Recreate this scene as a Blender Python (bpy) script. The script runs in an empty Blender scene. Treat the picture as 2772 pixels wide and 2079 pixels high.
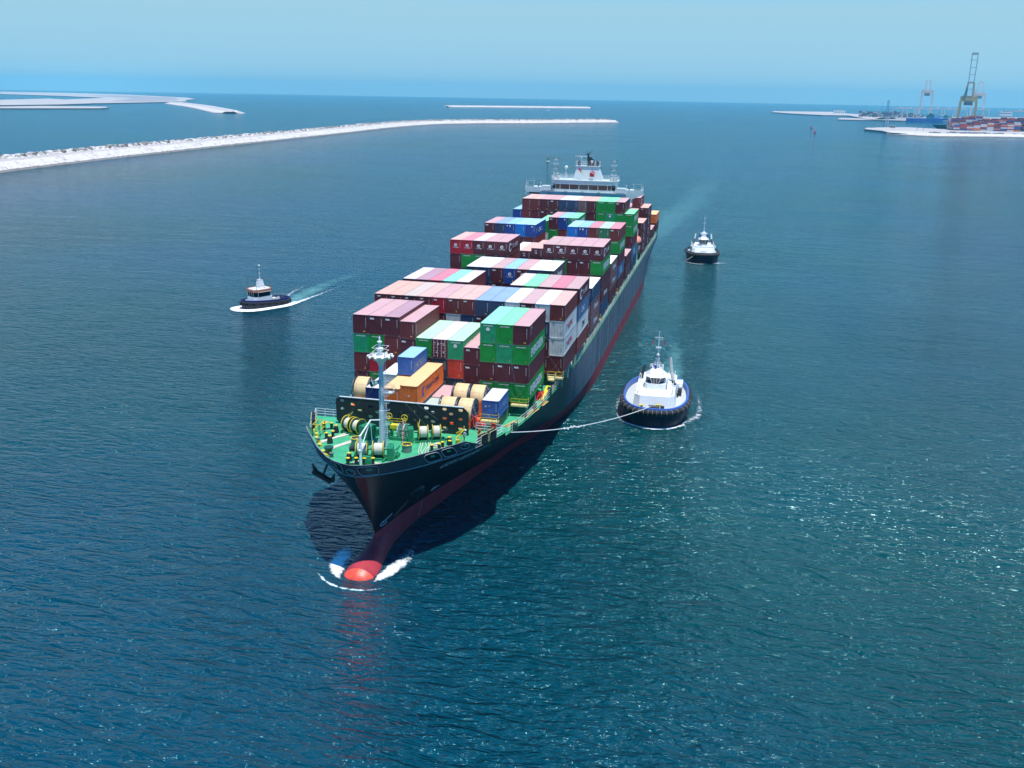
import bpy, bmesh, math, random
from mathutils import Vector, Matrix, noise
random.seed(7)
SC = bpy.context.scene
COL = SC.collection
R = math.radians
PI = math.pi

# ------------------------------------------------------------------ camera
cam_d = bpy.data.cameras.new('camera')
cam = bpy.data.objects.new('camera', cam_d)
COL.objects.link(cam)
SC.camera = cam
cam_d.sensor_width = 36.0
cam_d.lens = 33.62
cam_d.clip_start = 0.5
cam_d.clip_end = 60000
_p, _r, _y = R(16.837), R(1.0415), R(-12.6367)
_f = Vector((math.sin(_y)*math.cos(_p), math.cos(_y)*math.cos(_p), -math.sin(_p)))
_rt = Vector((math.cos(_y), -math.sin(_y), 0)); _up = _rt.cross(_f)
_r2 = _rt*math.cos(_r)+_up*math.sin(_r); _u2 = -_rt*math.sin(_r)+_up*math.cos(_r)
cam.matrix_world = Matrix(((_r2.x, _u2.x, -_f.x, 40.678), (_r2.y, _u2.y, -_f.y, -131.76),
                           (_r2.z, _u2.z, -_f.z, 56.397), (0, 0, 0, 1)))

# ------------------------------------------------------------------ sky, sun, exposure
SUN_DIR = Vector((0.14, -0.17, 0.97)).normalized()     # towards the sun
w = bpy.data.worlds.new('World'); SC.world = w; w.use_nodes = True
nt = w.node_tree; bg = nt.nodes['Background']
sky = nt.nodes.new('ShaderNodeTexSky'); sky.sky_type = 'NISHITA'; sky.sun_disc = False
sky.sun_elevation = math.asin(SUN_DIR.z); sky.sun_rotation = math.atan2(SUN_DIR.x, SUN_DIR.y)
sky.air_density = 1.0; sky.dust_density = 0.6; sky.ozone_density = 1.6; sky.altitude = 50
# humid gulf air: an even pale haze band low down, deeper blue above it
def rgbmix(fac, c0, c1, blend='MIX'):
    q = nt.nodes.new('ShaderNodeMix'); q.data_type = 'RGBA'; q.blend_type = blend
    for i, v in ((0, fac), (6, c0), (7, c1)):
        if isinstance(v, (tuple, float, int)): q.inputs[i].default_value = (*v, 1) if isinstance(v, tuple) else v
        else: nt.links.new(v, q.inputs[i])
    return q.outputs[2]
wtc = nt.nodes.new('ShaderNodeTexCoord'); wsp = nt.nodes.new('ShaderNodeSeparateXYZ'); nt.links.new(wtc.outputs['Generated'], wsp.inputs[0])
def zramp(a, b):
    q = nt.nodes.new('ShaderNodeMapRange'); q.inputs['From Min'].default_value = a; q.inputs['From Max'].default_value = b
    q.interpolation_type = 'SMOOTHSTEP'; nt.links.new(wsp.outputs[2], q.inputs['Value']); return q.outputs[0]
SKY_LOW = (3.05, 5.25, 6.45); SKY_TINT = (.14, .86, 1.45)
nt.links.new(rgbmix(zramp(.08, .125), SKY_LOW, rgbmix(1.0, sky.outputs[0], SKY_TINT, 'MULTIPLY')), bg.inputs[0])
bg.inputs[1].default_value = 0.105
sun_d = bpy.data.lights.new('sun', 'SUN'); sun_d.energy = 4.6; sun_d.angle = R(0.53)
sun_d.color = (1.0, 0.965, 0.91)
sun = bpy.data.objects.new('sun', sun_d); COL.objects.link(sun)
sun.rotation_euler = SUN_DIR.to_track_quat('Z', 'Y').to_euler()
SC.view_settings.view_transform = 'Standard'; SC.view_settings.look = 'None'
SC.view_settings.exposure = 0.25; SC.view_settings.gamma = 1.0
SC.cycles.use_denoising = True
SC.cycles.max_bounces = 6; SC.cycles.transparent_max_bounces = 12
SC.cycles.volume_bounces = 1
SC.cycles.sample_clamp_indirect = 6.0

# ------------------------------------------------------------------ materials
def lin(c):
    return tuple(((v/255)/12.92 if v/255 <= .04045 else ((v/255+.055)/1.055)**2.4) for v in c)
MATS = {}
def paint(name, rgb, rough=.5, var=.12, scale=1.5, metal=0., rust=0., rustcol=(.16, .06, .03), streak=False, bump=0., spec=.5):
    """weathered paint: base colour broken up by large and small noise, optional rust blotches"""
    if name in MATS: return MATS[name]
    m = bpy.data.materials.new(name); m.use_nodes = True; MATS[name] = m
    n = m.node_tree; L = n.links; b = n.nodes['Principled BSDF']
    b.inputs['Roughness'].default_value = rough; b.inputs['Metallic'].default_value = metal
    b.inputs['Specular IOR Level'].default_value = spec
    tc = n.nodes.new('ShaderNodeTexCoord')
    mp = n.nodes.new('ShaderNodeMapping'); L.new(tc.outputs['Object'], mp.inputs[0])
    if streak: mp.inputs['Scale'].default_value = (1, 1, .12)
    oi = n.nodes.new('ShaderNodeObjectInfo')
    ad = n.nodes.new('ShaderNodeVectorMath'); ad.operation = 'ADD'
    sc_ = n.nodes.new('ShaderNodeVectorMath'); sc_.operation = 'SCALE'; sc_.inputs[0].default_value = (37, 51, 23)
    L.new(oi.outputs['Random'], sc_.inputs['Scale']); L.new(mp.outputs[0], ad.inputs[0]); L.new(sc_.outputs[0], ad.inputs[1])
    nz = n.nodes.new('ShaderNodeTexNoise'); nz.inputs['Scale'].default_value = scale
    nz.inputs['Detail'].default_value = 6; nz.inputs['Roughness'].default_value = .65
    L.new(ad.outputs[0], nz.inputs['Vector'])
    mr = n.nodes.new('ShaderNodeMapRange'); mr.inputs['From Min'].default_value = .3; mr.inputs['From Max'].default_value = .7
    mr.inputs['To Min'].default_value = 1-var*1.4; mr.inputs['To Max'].default_value = 1+var
    L.new(nz.outputs[0], mr.inputs['Value'])
    mu = n.nodes.new('ShaderNodeVectorMath'); mu.operation = 'SCALE'; mu.inputs[0].default_value = rgb
    L.new(mr.outputs[0], mu.inputs['Scale'])
    out = mu.outputs[0]
    if rust > 0:
        n2 = n.nodes.new('ShaderNodeTexNoise'); n2.inputs['Scale'].default_value = scale*.8; n2.inputs['Detail'].default_value = 8
        n2.inputs['Roughness'].default_value = .7
        a2 = n.nodes.new('ShaderNodeVectorMath'); a2.operation = 'ADD'; a2.inputs[1].default_value = (9, 4, 7)
        L.new(ad.outputs[0], a2.inputs[0]); L.new(a2.outputs[0], n2.inputs['Vector'])
        m2 = n.nodes.new('ShaderNodeMapRange'); m2.inputs['From Min'].default_value = .72-rust; m2.inputs['From Max'].default_value = .8-rust
        L.new(n2.outputs[0], m2.inputs['Value'])
        mx = n.nodes.new('ShaderNodeMix'); mx.data_type = 'RGBA'
        L.new(m2.outputs[0], mx.inputs[0]); L.new(out, mx.inputs[6]); mx.inputs[7].default_value = (*rustcol, 1)
        out = mx.outputs[2]
    L.new(out, b.inputs['Base Color'])
    if bump > 0:
        bp = n.nodes.new('ShaderNodeBump'); bp.inputs['Strength'].default_value = .6; bp.inputs['Distance'].default_value = bump
        L.new(nz.outputs[0], bp.inputs['Height']); L.new(bp.outputs[0], b.inputs['Normal'])
    return m

WHITE = paint('white_paint', (.78, .79, .78), .4, .05, 1.0, rust=.02)
OFFW = paint('cream_white_paint', (.70, .68, .62), .5, .06)
GREYW = paint('pale_grey_paint', (.55, .60, .60), .45, .06)
STEEL = paint('grey_steel', (.16, .17, .18), .5, .2, 2)
DARK = paint('dark_steel', (.02, .022, .024), .5, .3, 2)
BLACK = paint('black_paint', (.014, .016, .02), .45, .25, 2)
GREENDK = paint('dark_green_paint', (.016, .075, .045), .5, .2)
GREENMC = paint('machinery_green_paint', (.02, .22, .10), .4, .2, 3)
YELL = paint('yellow_paint', (.75, .56, .03), .45, .12, 3)
YELLP = paint('pale_yellow_paint', (.62, .54, .25), .55, .2, 2, rust=.06)
ROPE = paint('rope_fibre', (.62, .58, .48), .9, .15, 6)
REDP = paint('signal_red', (.62, .03, .03), .5, .1)
ORNG = paint('orange_safety', (.75, .16, .03), .6, .1)
GLASS = paint('dark_glass', (.012, .014, .016), .06, .3, .6, spec=.6)
RUBBER = paint('rubber', (.018, .018, .018), .85, .25, 3)
RUST = paint('rusty_steel', (.075, .04, .028), .85, .3, 3)
DECKG = paint('deck_green', (.055, .38, .185), .55, .16, .7, rust=.03, rustcol=(.22, .27, .12))
DECKB = paint('deck_brown_boards', (.30, .17, .07), .8, .2, 2)
WOOD = paint('reel_boards', (.76, .55, .28), .7, .07, 1.5)

# ------------------------------------------------------------------ mesh builder
class MB:
    def __init__(s): s.v = []; s.f = []; s.m = []; s.k = 0
    def mat(s, i): s.k = i; return s
    def face(s, *idx): s.f.append(tuple(idx)); s.m.append(s.k)
    def poly(s, pts):
        o = len(s.v); s.v += [tuple(p) for p in pts]; s.face(*range(o, o+len(pts))); return s
    def box(s, x0, x1, y0, y1, z0, z1, M=None):
        c = [(x, y, z) for x in (x0, x1) for y in (y0, y1) for z in (z0, z1)]
        if M is not None: c = [tuple(M @ Vector(p)) for p in c]
        o = len(s.v); s.v += c
        for q in ((0, 1, 3, 2), (4, 6, 7, 5), (0, 4, 5, 1), (2, 3, 7, 6), (0, 2, 6, 4), (1, 5, 7, 3)): s.face(*[o+i for i in q])
        return s
    def tube(s, pts, r, n=8, r2=None, cap=True):
        pts = [Vector(p) for p in pts]; rings = []; k = len(pts)
        for i, p in enumerate(pts):
            d = (pts[min(i+1, k-1)]-pts[max(i-1, 0)]).normalized()
            a = d.orthogonal().normalized() if i == 0 else None
            if i == 0: A = a
            else: A = (A - d*A.dot(d)).normalized()
            B = d.cross(A); rr = r if r2 is None else r+(r2-r)*i/(k-1)
            o = len(s.v)
            s.v += [tuple(p+(A*math.cos(2*PI*j/n)+B*math.sin(2*PI*j/n))*rr) for j in range(n)]
            rings.append(o)
        for a_, b_ in zip(rings, rings[1:]):
            for j in range(n): s.face(a_+j, a_+(j+1) % n, b_+(j+1) % n, b_+j)
        if cap: s.face(*[rings[0]+j for j in reversed(range(n))]); s.face(*[rings[-1]+j for j in range(n)])
        return s
    def bar(s, a, b, t=.05):
        return s.tube([a, b], t, 4)
    def lathe(s, prof, c=(0, 0, 0), n=16, axis='z'):
        """prof: list of (radius, height)"""
        rings = []
        for r_, h in prof:
            o = len(s.v)
            for j in range(n):
                a = 2*PI*j/n; x, y, z = r_*math.cos(a), r_*math.sin(a), h
                if axis == 'x': x, y, z = h, r_*math.cos(a), r_*math.sin(a)
                if axis == 'y': x, y, z = r_*math.sin(a), h, r_*math.cos(a)
                s.v.append((c[0]+x, c[1]+y, c[2]+z))
            rings.append(o)
        for a_, b_ in zip(rings, rings[1:]):
            for j in range(n): s.face(a_+j, a_+(j+1) % n, b_+(j+1) % n, b_+j)
        s.face(*[rings[0]+j for j in reversed(range(n))]); s.face(*[rings[-1]+j for j in range(n)])
        return s
    def ball(s, c, r, n=12, m=8, sz=1.):
        return s.lathe([(max(1e-3, r*math.sin(PI*i/m)), -r*sz*math.cos(PI*i/m)) for i in range(m+1)], c, n)
    def grid(s, rows):
        """rows: list of equal-length point lists"""
        o = len(s.v); nn = len(rows[0])
        for r_ in rows: s.v += [tuple(p) for p in r_]
        for i in range(len(rows)-1):
            for j in range(nn-1):
                a = o+i*nn+j; s.face(a, a+1, a+nn+1, a+nn)
        return s
    def prism(s, pts, z0, z1):
        o = len(s.v); k = len(pts)
        s.v += [(x, y, z0) for x, y in pts]+[(x, y, z1) for x, y in pts]
        s.face(*[o+i for i in reversed(range(k))]); s.face(*[o+k+i for i in range(k)])
        for i in range(k): s.face(o+i, o+(i+1) % k, o+k+(i+1) % k, o+k+i)
        return s
    def rail(s, pts, h=1.1, n=3, step=1.6, r=.035, rp=None):
        """handrail along a polyline"""
        rp = rp or r
        pts = [Vector(p) for p in pts]
        for k in range(n):
            z = h*(k+1)/n
            s.tube([p+Vector((0, 0, z)) for p in pts], r, 4)
        for a, b in zip(pts, pts[1:]):
            m = max(1, round((b-a).length/step))
            for i in range(m+1):
                p = a.lerp(b, i/m); s.bar(p, p+Vector((0, 0, h)), rp)
        return s
    def mesh(s, name, mats, smooth=False):
        me = bpy.data.meshes.new(name); me.from_pydata(s.v, [], s.f)
        for m in (mats if isinstance(mats, (list, tuple)) else [mats]): me.materials.append(m)
        if any(s.m): me.polygons.foreach_set('material_index', s.m)
        if smooth: me.polygons.foreach_set('use_smooth', [True]*len(me.polygons))
        me.validate(); me.update()
        return me
    def build(s, name, mats, parent=None, loc=None, smooth=False, fix=True):
        me = s.mesh(name, mats, smooth)
        if fix:
            bm = bmesh.new(); bm.from_mesh(me); bmesh.ops.recalc_face_normals(bm, faces=bm.faces); bm.to_mesh(me); bm.free()
        return link(name, me, parent, loc)
def link(name, me, parent=None, loc=None, rz=0):
    o = bpy.data.objects.new(name, me); COL.objects.link(o)
    if parent: o.parent = parent
    if loc: o.location = loc
    if rz: o.rotation_euler = (0, 0, rz)
    return o
def tag(o, label, cat, group=None, kind=None):
    o['label'] = label; o['category'] = cat
    if group: o['group'] = group
    if kind: o['kind'] = kind
    return o
def empty(name, loc, rz=0, label=None, cat=None, group=None):
    o = link(name, None, None, loc, rz); o.empty_display_size = 1
    if label: tag(o, label, cat, group)
    return o
def struct(o): o['kind'] = 'structure'; return o

TXT = {}
def text_geo(t, bold=.0, shear=0.):
    """flat faces of a word, scaled to unit height, origin at lower left"""
    key = (t, bold, shear)
    if key in TXT: return TXT[key]
    cu = bpy.data.curves.new('t', 'FONT'); cu.body = t; cu.size = 1; cu.offset = bold; cu.resolution_u = 3; cu.shear = shear
    o = bpy.data.objects.new('t', cu); COL.objects.link(o)
    bpy.context.view_layer.update()
    me = o.to_mesh()
    v = [(p.co.x, p.co.y) for p in me.vertices]; f = [tuple(p.vertices) for p in me.polygons]
    o.to_mesh_clear(); bpy.data.objects.remove(o); bpy.data.curves.remove(cu)
    x0 = min(a for a, b in v); x1 = max(a for a, b in v); y0 = min(b for a, b in v); y1 = max(b for a, b in v)
    h = y1-y0
    TXT[key] = ([((a-x0)/h, (b-y0)/h) for a, b in v], f, (x1-x0)/h)
    return TXT[key]
def put_text(mb, t, place, height, width=None, bold=.02, shear=0.):
    """place(u, v) -> 3d point; u along the word, v up"""
    v, f, wd = text_geo(t, bold, shear)
    sx = (width/wd) if width else height
    o = len(mb.v)
    mb.v += [tuple(place(a*sx, b*height)) for a, b in v]
    for q in f: mb.face(*[o+i for i in q])
    return (wd*sx)
#==SECTION_WATER==
# ------------------------------------------------------------------ sea
def sea_material():
    m = bpy.data.materials.new('sea_water'); m.use_nodes = True
    n = m.node_tree; L = n.links; b = n.nodes['Principled BSDF']
    N = lambda t: n.nodes.new(t)
    geo = N('ShaderNodeNewGeometry')
    def noise_(scale, sx, sy, ang, det, rough=.55, dist=0.):
        mp = N('ShaderNodeMapping'); mp.inputs['Rotation'].default_value = (0, 0, R(ang)); mp.inputs['Scale'].default_value = (sx, sy, 1)
        L.new(geo.outputs['Position'], mp.inputs[0])
        t = N('ShaderNodeTexNoise'); t.inputs['Scale'].default_value = scale; t.inputs['Detail'].default_value = det
        t.inputs['Roughness'].default_value = rough; t.inputs['Distortion'].default_value = dist
        L.new(mp.outputs[0], t.inputs['Vector']); return t.outputs[0]
    def math_(op, a, b_=None, c=None):
        q = N('ShaderNodeMath'); q.operation = op
        for i, x in enumerate((a, b_, c)):
            if x is None: continue
            if isinstance(x, (int, float)): q.inputs[i].default_value = x
            else: L.new(x, q.inputs[i])
        return q.outputs[0]
    # chop: two crossing trains of short-crested wavelets, a longer swell and fine ripples
    # ridged form 1-|2n-1| gives sharp crests
    def ridge(x): return math_('SUBTRACT', 1.0, math_('ABSOLUTE', math_('MULTIPLY_ADD', x, 2.0, -1.0)))
    a = ridge(noise_(.50, .33, 1.0, -8, 3, .5, .5))
    c = ridge(noise_(.85, .40, 1.0, 14, 3, .5, .5))
    d = noise_(.085, .5, 1, 5, 3)
    e = noise_(2.6, .6, 1, 3, 3)
    h = math_('MULTIPLY_ADD', a, .72, math_('MULTIPLY_ADD', c, .36, math_('MULTIPLY_ADD', d, 1.2, math_('MULTIPLY', e, .09))))
    # gust patches alter how rough the chop is
    g = N('ShaderNodeMapRange'); g.inputs['From Min'].default_value = .35; g.inputs['From Max'].default_value = .68
    g.inputs['To Min'].default_value = .55; g.inputs['To Max'].default_value = 1.15
    L.new(noise_(.012, .6, 1, 20, 4), g.inputs['Value'])
    bp = N('ShaderNodeBump'); bp.inputs['Distance'].default_value = 2.7
    L.new(g.outputs[0], bp.inputs['Strength'])
    L.new(h, bp.inputs['Height']); L.new(bp.outputs[0], b.inputs['Normal'])
    # water body colour: greener and bluer drifts
    mx = N('ShaderNodeMix'); mx.data_type = 'RGBA'
    mr = N('ShaderNodeMapRange'); mr.inputs['From Min'].default_value = .38; mr.inputs['From Max'].default_value = .62
    L.new(noise_(.006, 1, .7, 30, 3), mr.inputs['Value']); L.new(mr.outputs[0], mx.inputs[0])
    mx.inputs[6].default_value = (.0008, .050, .052, 1); mx.inputs[7].default_value = (.0008, .050, .085, 1)
    L.new(mx.outputs[2], b.inputs['Base Color'])
    b.inputs['Specular Tint'].default_value = (.55, .95, 1.0, 1); b.inputs['Roughness'].default_value = .12; b.inputs['IOR'].default_value = 1.333
    return m
SEA = sea_material()
def build_sea():
    cx, cy, rad = 40.7, -131.8, 14600.0
    mb = MB(); rows = []
    for r_ in (0.5, 60, 200, 600, 1800, 5000, rad):
        rows.append([(cx+r_*math.cos(2*PI*j/180), cy+r_*math.sin(2*PI*j/180), 0) for j in range(181)])
    mb.grid(rows)
    o = mb.build('water', SEA, fix=False); struct(o)
    return o
build_sea()

def foam_material(name, thr, soft, scale, col=(.82, .86, .88), strength=1.):
    m = bpy.data.materials.new(name); m.use_nodes = True
    n = m.node_tree; L = n.links; b = n.nodes['Principled BSDF']; N = lambda t: n.nodes.new(t)
    uv = N('ShaderNodeUVMap'); sp = N('ShaderNodeSeparateXYZ'); L.new(uv.outputs[0], sp.inputs[0])
    geo = N('ShaderNodeNewGeometry')
    t = N('ShaderNodeTexNoise'); t.inputs['Scale'].default_value = scale; t.inputs['Detail'].default_value = 9; t.inputs['Roughness'].default_value = .68
    t.inputs['Distortion'].default_value = .8
    L.new(geo.outputs['Position'], t.inputs['Vector'])
    # density = u (0 = none, 1 = solid), stored per vertex in uv.x
    ad = N('ShaderNodeMath'); ad.operation = 'ADD'; L.new(t.outputs[0], ad.inputs[0]); L.new(sp.outputs[0], ad.inputs[1])
    mr = N('ShaderNodeMapRange'); mr.inputs['From Min'].default_value = thr; mr.inputs['From Max'].default_value = thr+soft
    mr.inputs['To Max'].default_value = strength
    L.new(ad.outputs[0], mr.inputs['Value']); L.new(mr.outputs[0], b.inputs['Alpha'])
    b.inputs['Base Color'].default_value = (*col, 1); b.inputs['Roughness'].default_value = .7
    bp = N('ShaderNodeBump'); bp.inputs['Distance'].default_value = .3; bp.inputs['Strength'].default_value = .7
    L.new(t.outputs[0], bp.inputs['Height']); L.new(bp.outputs[0], b.inputs['Normal'])
    return m
FOAM = foam_material('foam', .80, .26, 1.3)
FOAMF = foam_material('foam_fine', .84, .14, 1.1, (.66, .80, .80), .85)
AER = foam_material('aerated_water', .55, .6, .25, (.16, .44, .44), .6)
def foam(name, rows, dens, mat, z=.03, label=None, parent=None):
    """rows of (x,y) with per-vertex density; becomes a thin sheet on the water"""
    me = bpy.data.meshes.new(name); nn = len(rows[0]); v = []; f = []
    for i, r_ in enumerate(rows):
        for j, p in enumerate(r_):
            zz = z + (max(0, dens[i][j]-.25)*.5 if mat is FOAM else 0)
            v.append((p[0], p[1], zz))
    for i in range(len(rows)-1):
        for j in range(nn-1):
            a = i*nn+j; f.append((a, a+1, a+nn+1, a+nn))
    me.from_pydata(v, [], f); uvl = me.uv_layers.new(name='UVMap')
    flat = [d for r_ in dens for d in r_]
    for lp in me.loops: uvl.data[lp.index].uv = (flat[lp.vertex_index], 0)
    me.materials.append(mat); me.polygons.foreach_set('use_smooth', [True]*len(me.polygons)); me.update()
    o = link(name, me, parent)
    if label: tag(o, label, 'foam', None, 'stuff')
    return o
def catmull(pts, n):
    out = []
    P = [Vector(p) for p in pts]
    for i in range(len(P)-1):
        a, b, c, d = P[max(i-1, 0)], P[i], P[i+1], P[min(i+2, len(P)-1)]
        for k in range(n):
            t = k/n
            out.append(.5*((2*b)+(c-a)*t+(2*a-5*b+4*c-d)*t*t+(3*b-a-3*c+d)*t**3))
    out.append(P[-1]); return out
def foam_band(name, path, widths, dens, mat, label=None, z=.03, n=8, m=8, edge=None, parent=None):
    """band of foam along a path; widths (left,right); density falls off across it"""
    pp = catmull([(x, y, 0) for x, y in path], n); K = len(pp); rows = []; D = []
    for i, p in enumerate(pp):
        t = i/(K-1)*(len(path)-1); k = min(int(t), len(path)-2); u = t-k
        wl = widths[k][0]*(1-u)+widths[k+1][0]*u; wr = widths[k][1]*(1-u)+widths[k+1][1]*u
        dn = dens[k]*(1-u)+dens[k+1]*u
        d = (pp[min(i+1, K-1)]-pp[max(i-1, 0)]).normalized(); nn = Vector((-d.y, d.x, 0))
        r_ = []; dd = []
        for j in range(m+1):
            s_ = j/m; off = wl*(1-s_)-wr*s_; q = p+nn*off
            r_.append((q.x, q.y))
            e = edge(s_) if edge else math.sin(PI*s_)**.6
            dd.append(-.6+ (dn+.6)*e)
        rows.append(r_); D.append(dd)
    for j in range(m+1): D[0][j] = min(D[0][j], .0); D[-1][j] = -.6
    return foam(name, rows, D, mat, z, label, parent)
#==SECTION_HULL==
# ------------------------------------------------------------------ container ship: hull
def interp(tab, y):
    if y <= tab[0][0]: return tab[0][1]
    for (a, b), (c, d) in zip(tab, tab[1:]):
        if y <= c: return b+(d-b)*(y-a)/(c-a)
    return tab[-1][1]
T0 = [(-28.2, 0), (-27, .8), (-24, 1.1), (-20.7, 1.25), (-16.8, 1.65), (-13.9, 2.4), (-6.6, 3.9), (1.1, 5.6), (12.7, 8.1), (21.6, 11), (33.1, 13.6), (41.7, 15), (50.4, 15.9), (60, 16.1)]
T3 = [(-28.0, 0), (-26, .45), (-22.3, 1.0), (-17.7, 2.1), (-11.6, 3.6), (-6.9, 5.0), (1.2, 7.3), (10.6, 10), (20.2, 12.8), (28, 14.4), (35.6, 15.4), (48, 16.1)]
T13 = [(-34.2, 0), (-34.0, 1.1), (-33.3, 2.2), (-32.0, 3.7), (-30.4, 5.4), (-28.6, 6.9), (-26.5, 8.3), (-23.9, 9.95), (-20.9, 11.35), (-18.9, 12.1), (-16.6, 13.0), (-14.6, 13.6), (-9, 14.5), (-3, 15.25), (4, 15.85), (13.6, 16.1)]
T15 = [(-35.25, 0), (-34.95, 1.2), (-34.4, 2.4), (-33.4, 3.75), (-30.7, 6.1), (-28.2, 7.85), (-25.8, 9.5), (-24.2, 10.55), (-21.9, 11.6)]
def stem(z):
    if z <= 3: return -28.0
    return -28.0-6.2*((z-3)/10.2)**1.15
def hull_x(y, z):
    """half breadth of the hull at station y, height z (0..13.2)"""
    if z <= 3:
        t = max(0, z)/3; return interp(T0, y)*(1-t)+interp(T3, y)*t
    t = min(1, (z-3)/10.2); st = stem(z)
    if y <= st: return 0
    s_ = (y-st)
    a = interp(T3, y*1.0 if y > 20 else -28.0+(y-st)*(48)/(20-st) if y < 20 else y)
    c = interp(T13, y if y > 20 else -34.2+(y-st)*(54.2)/(20-st))
    p = 1.05 if y < -20 else max(.70, 1.05-.02*(y+20))
    return a+(c-a)*t**p
STERN = [(150, 16.1), (185, 16.1), (200, 15.9), (214, 15.2), (222, 14.2)]
def aft_x(y, z):
    d = interp([(150, 16.1), (200, 16.1), (214, 15.6), (222, 14.6)], y)
    wl = interp([(150, 16.1), (165, 15.8), (182, 14.0), (198, 10), (212, 4), (222, 1.0)], y)
    t = max(0, min(1, z/9.)); return wl+(d-wl)*t**.7
ship = empty('container_ship', (0, 0, 0), 0, 'huge container ship with black and red hull, green foredeck and full deck stacks', 'ship')
def hull_rows(z, yend=20., n=44):
    st = stem(z); out = []
    for i in range(n+1):
        u = i/n; y = st+(yend-st)*(u**1.5); out.append((hull_x(y, z), y, z))
    return out
MIDY = [20, 26, 32, 38, 44, 50, 60, 75, 90, 105, 120, 135, 150, 162, 174, 186, 198, 208, 216, 222]
def mid_pts(z):
    out = []
    for y in MIDY[1:]:
        x = hull_x(y, z) if y < 150 else aft_x(y, z)
        out.append((min(x, 16.1), y, z))
    return out
def both(mb, rows):
    mb.grid(rows); mb.grid([[(-x, y, z) for x, y, z in r_] for r_ in rows])
# boot topping: waterline to 3 m
mb = MB(); both(mb, [hull_rows(z)+mid_pts(z) for z in (-2.5, -1, 0, 1, 2, 3)])
BOOT = paint('boot_topping_red', (.40, .035, .048), .6, .22, .35, rust=.06, rustcol=(.16, .05, .06), streak=True, spec=.4)
boot = mb.build('boot_topping', BOOT, ship, smooth=True)
# topsides
def hull_mat():
    m = paint('hull_black', (.016, .018, .024), .5, .2, .8, spec=.3)
    n = m.node_tree; L = n.links; b = n.nodes['Principled BSDF']
    src = b.inputs['Base Color'].links[0].from_socket
    geo = n.nodes.new('ShaderNodeNewGeometry'); sp = n.nodes.new('ShaderNodeSeparateXYZ'); L.new(geo.outputs['Position'], sp.inputs[0])
    mp = n.nodes.new('ShaderNodeMapping'); mp.inputs['Scale'].default_value = (1, .9, .05); L.new(geo.outputs['Position'], mp.inputs[0])
    t = n.nodes.new('ShaderNodeTexNoise'); t.inputs['Scale'].default_value = .5; t.inputs['Detail'].default_value = 6; L.new(mp.outputs[0], t.inputs['Vector'])
    # weathered grey aft of a ragged edge near the shoulder, old paint fades to chalky grey
    ad = n.nodes.new('ShaderNodeMath'); ad.operation = 'MULTIPLY_ADD'; ad.inputs[1].default_value = 14; L.new(t.outputs[0], ad.inputs[0]); L.new(sp.outputs[1], ad.inputs[2])
    mr = n.nodes.new('ShaderNodeMapRange'); mr.inputs['From Min'].default_value = 32; mr.inputs['From Max'].default_value = 41; L.new(ad.outputs[0], mr.inputs['Value'])
    t2 = n.nodes.new('ShaderNodeMapRange'); t2.inputs['From Min'].default_value = .35; t2.inputs['From Max'].default_value = .7; t2.inputs['To Min'].default_value = .55; t2.inputs['To Max'].default_value = 1.25
    L.new(t.outputs[0], t2.inputs['Value'])
    g = n.nodes.new('ShaderNodeVectorMath'); g.operation = 'SCALE'; g.inputs[0].default_value = (.155, .180, .205); L.new(t2.outputs[0], g.inputs['Scale'])
    mx = n.nodes.new('ShaderNodeMix'); mx.data_type = 'RGBA'; L.new(mr.outputs[0], mx.inputs[0]); L.new(src, mx.inputs[6]); L.new(g.outputs[0], mx.inputs[7])
    L.new(mx.outputs[2], b.inputs['Base Color'])
    r = n.nodes.new('ShaderNodeMapRange'); r.inputs['To Min'].default_value = .36; r.inputs['To Max'].default_value = .62; L.new(mr.outputs[0], r.inputs['Value']); L.new(r.outputs[0], b.inputs['Roughness'])
    return m
HULLM = hull_mat()
mb = MB(); both(mb, [hull_rows(z)+mid_pts(z) for z in (3, 4.5, 6, 7.5, 9, 10, 10.8)])
up = []
for z in (10.8, 12, 13.2): up.append(hull_rows(z, -9.3-4.9*((z-10.8)/2.4), 30))
both(mb, up)
# transom
tr = [(aft_x(222, z), 222, z) for z in (10.8, 9, 6, 3, 0, -2.5)]
mb.poly(tr+[(-x, y, z) for x, y, z in reversed(tr)])
hull = mb.build('hull', HULLM, ship, smooth=True)
# shell seam lines, plating weld bands that read as long dark strakes amidships
mb = MB()
for z in (5.2, 8.1):
    for s_ in (1, -1):
        for a, b in zip(MIDY[2:-4], MIDY[3:-4]):
            xa, xb = min(16.1, hull_x(a, z)) if a < 150 else aft_x(a, z), min(16.1, hull_x(b, z)) if b < 150 else aft_x(b, z)
            mb.poly([(s_*(xa+.02), a, z), (s_*(xb+.02), b, z), (s_*(xb+.02), b, z+.09), (s_*(xa+.02), a, z+.09)])
mb.build('plating_seam', STEEL, ship)
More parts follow.
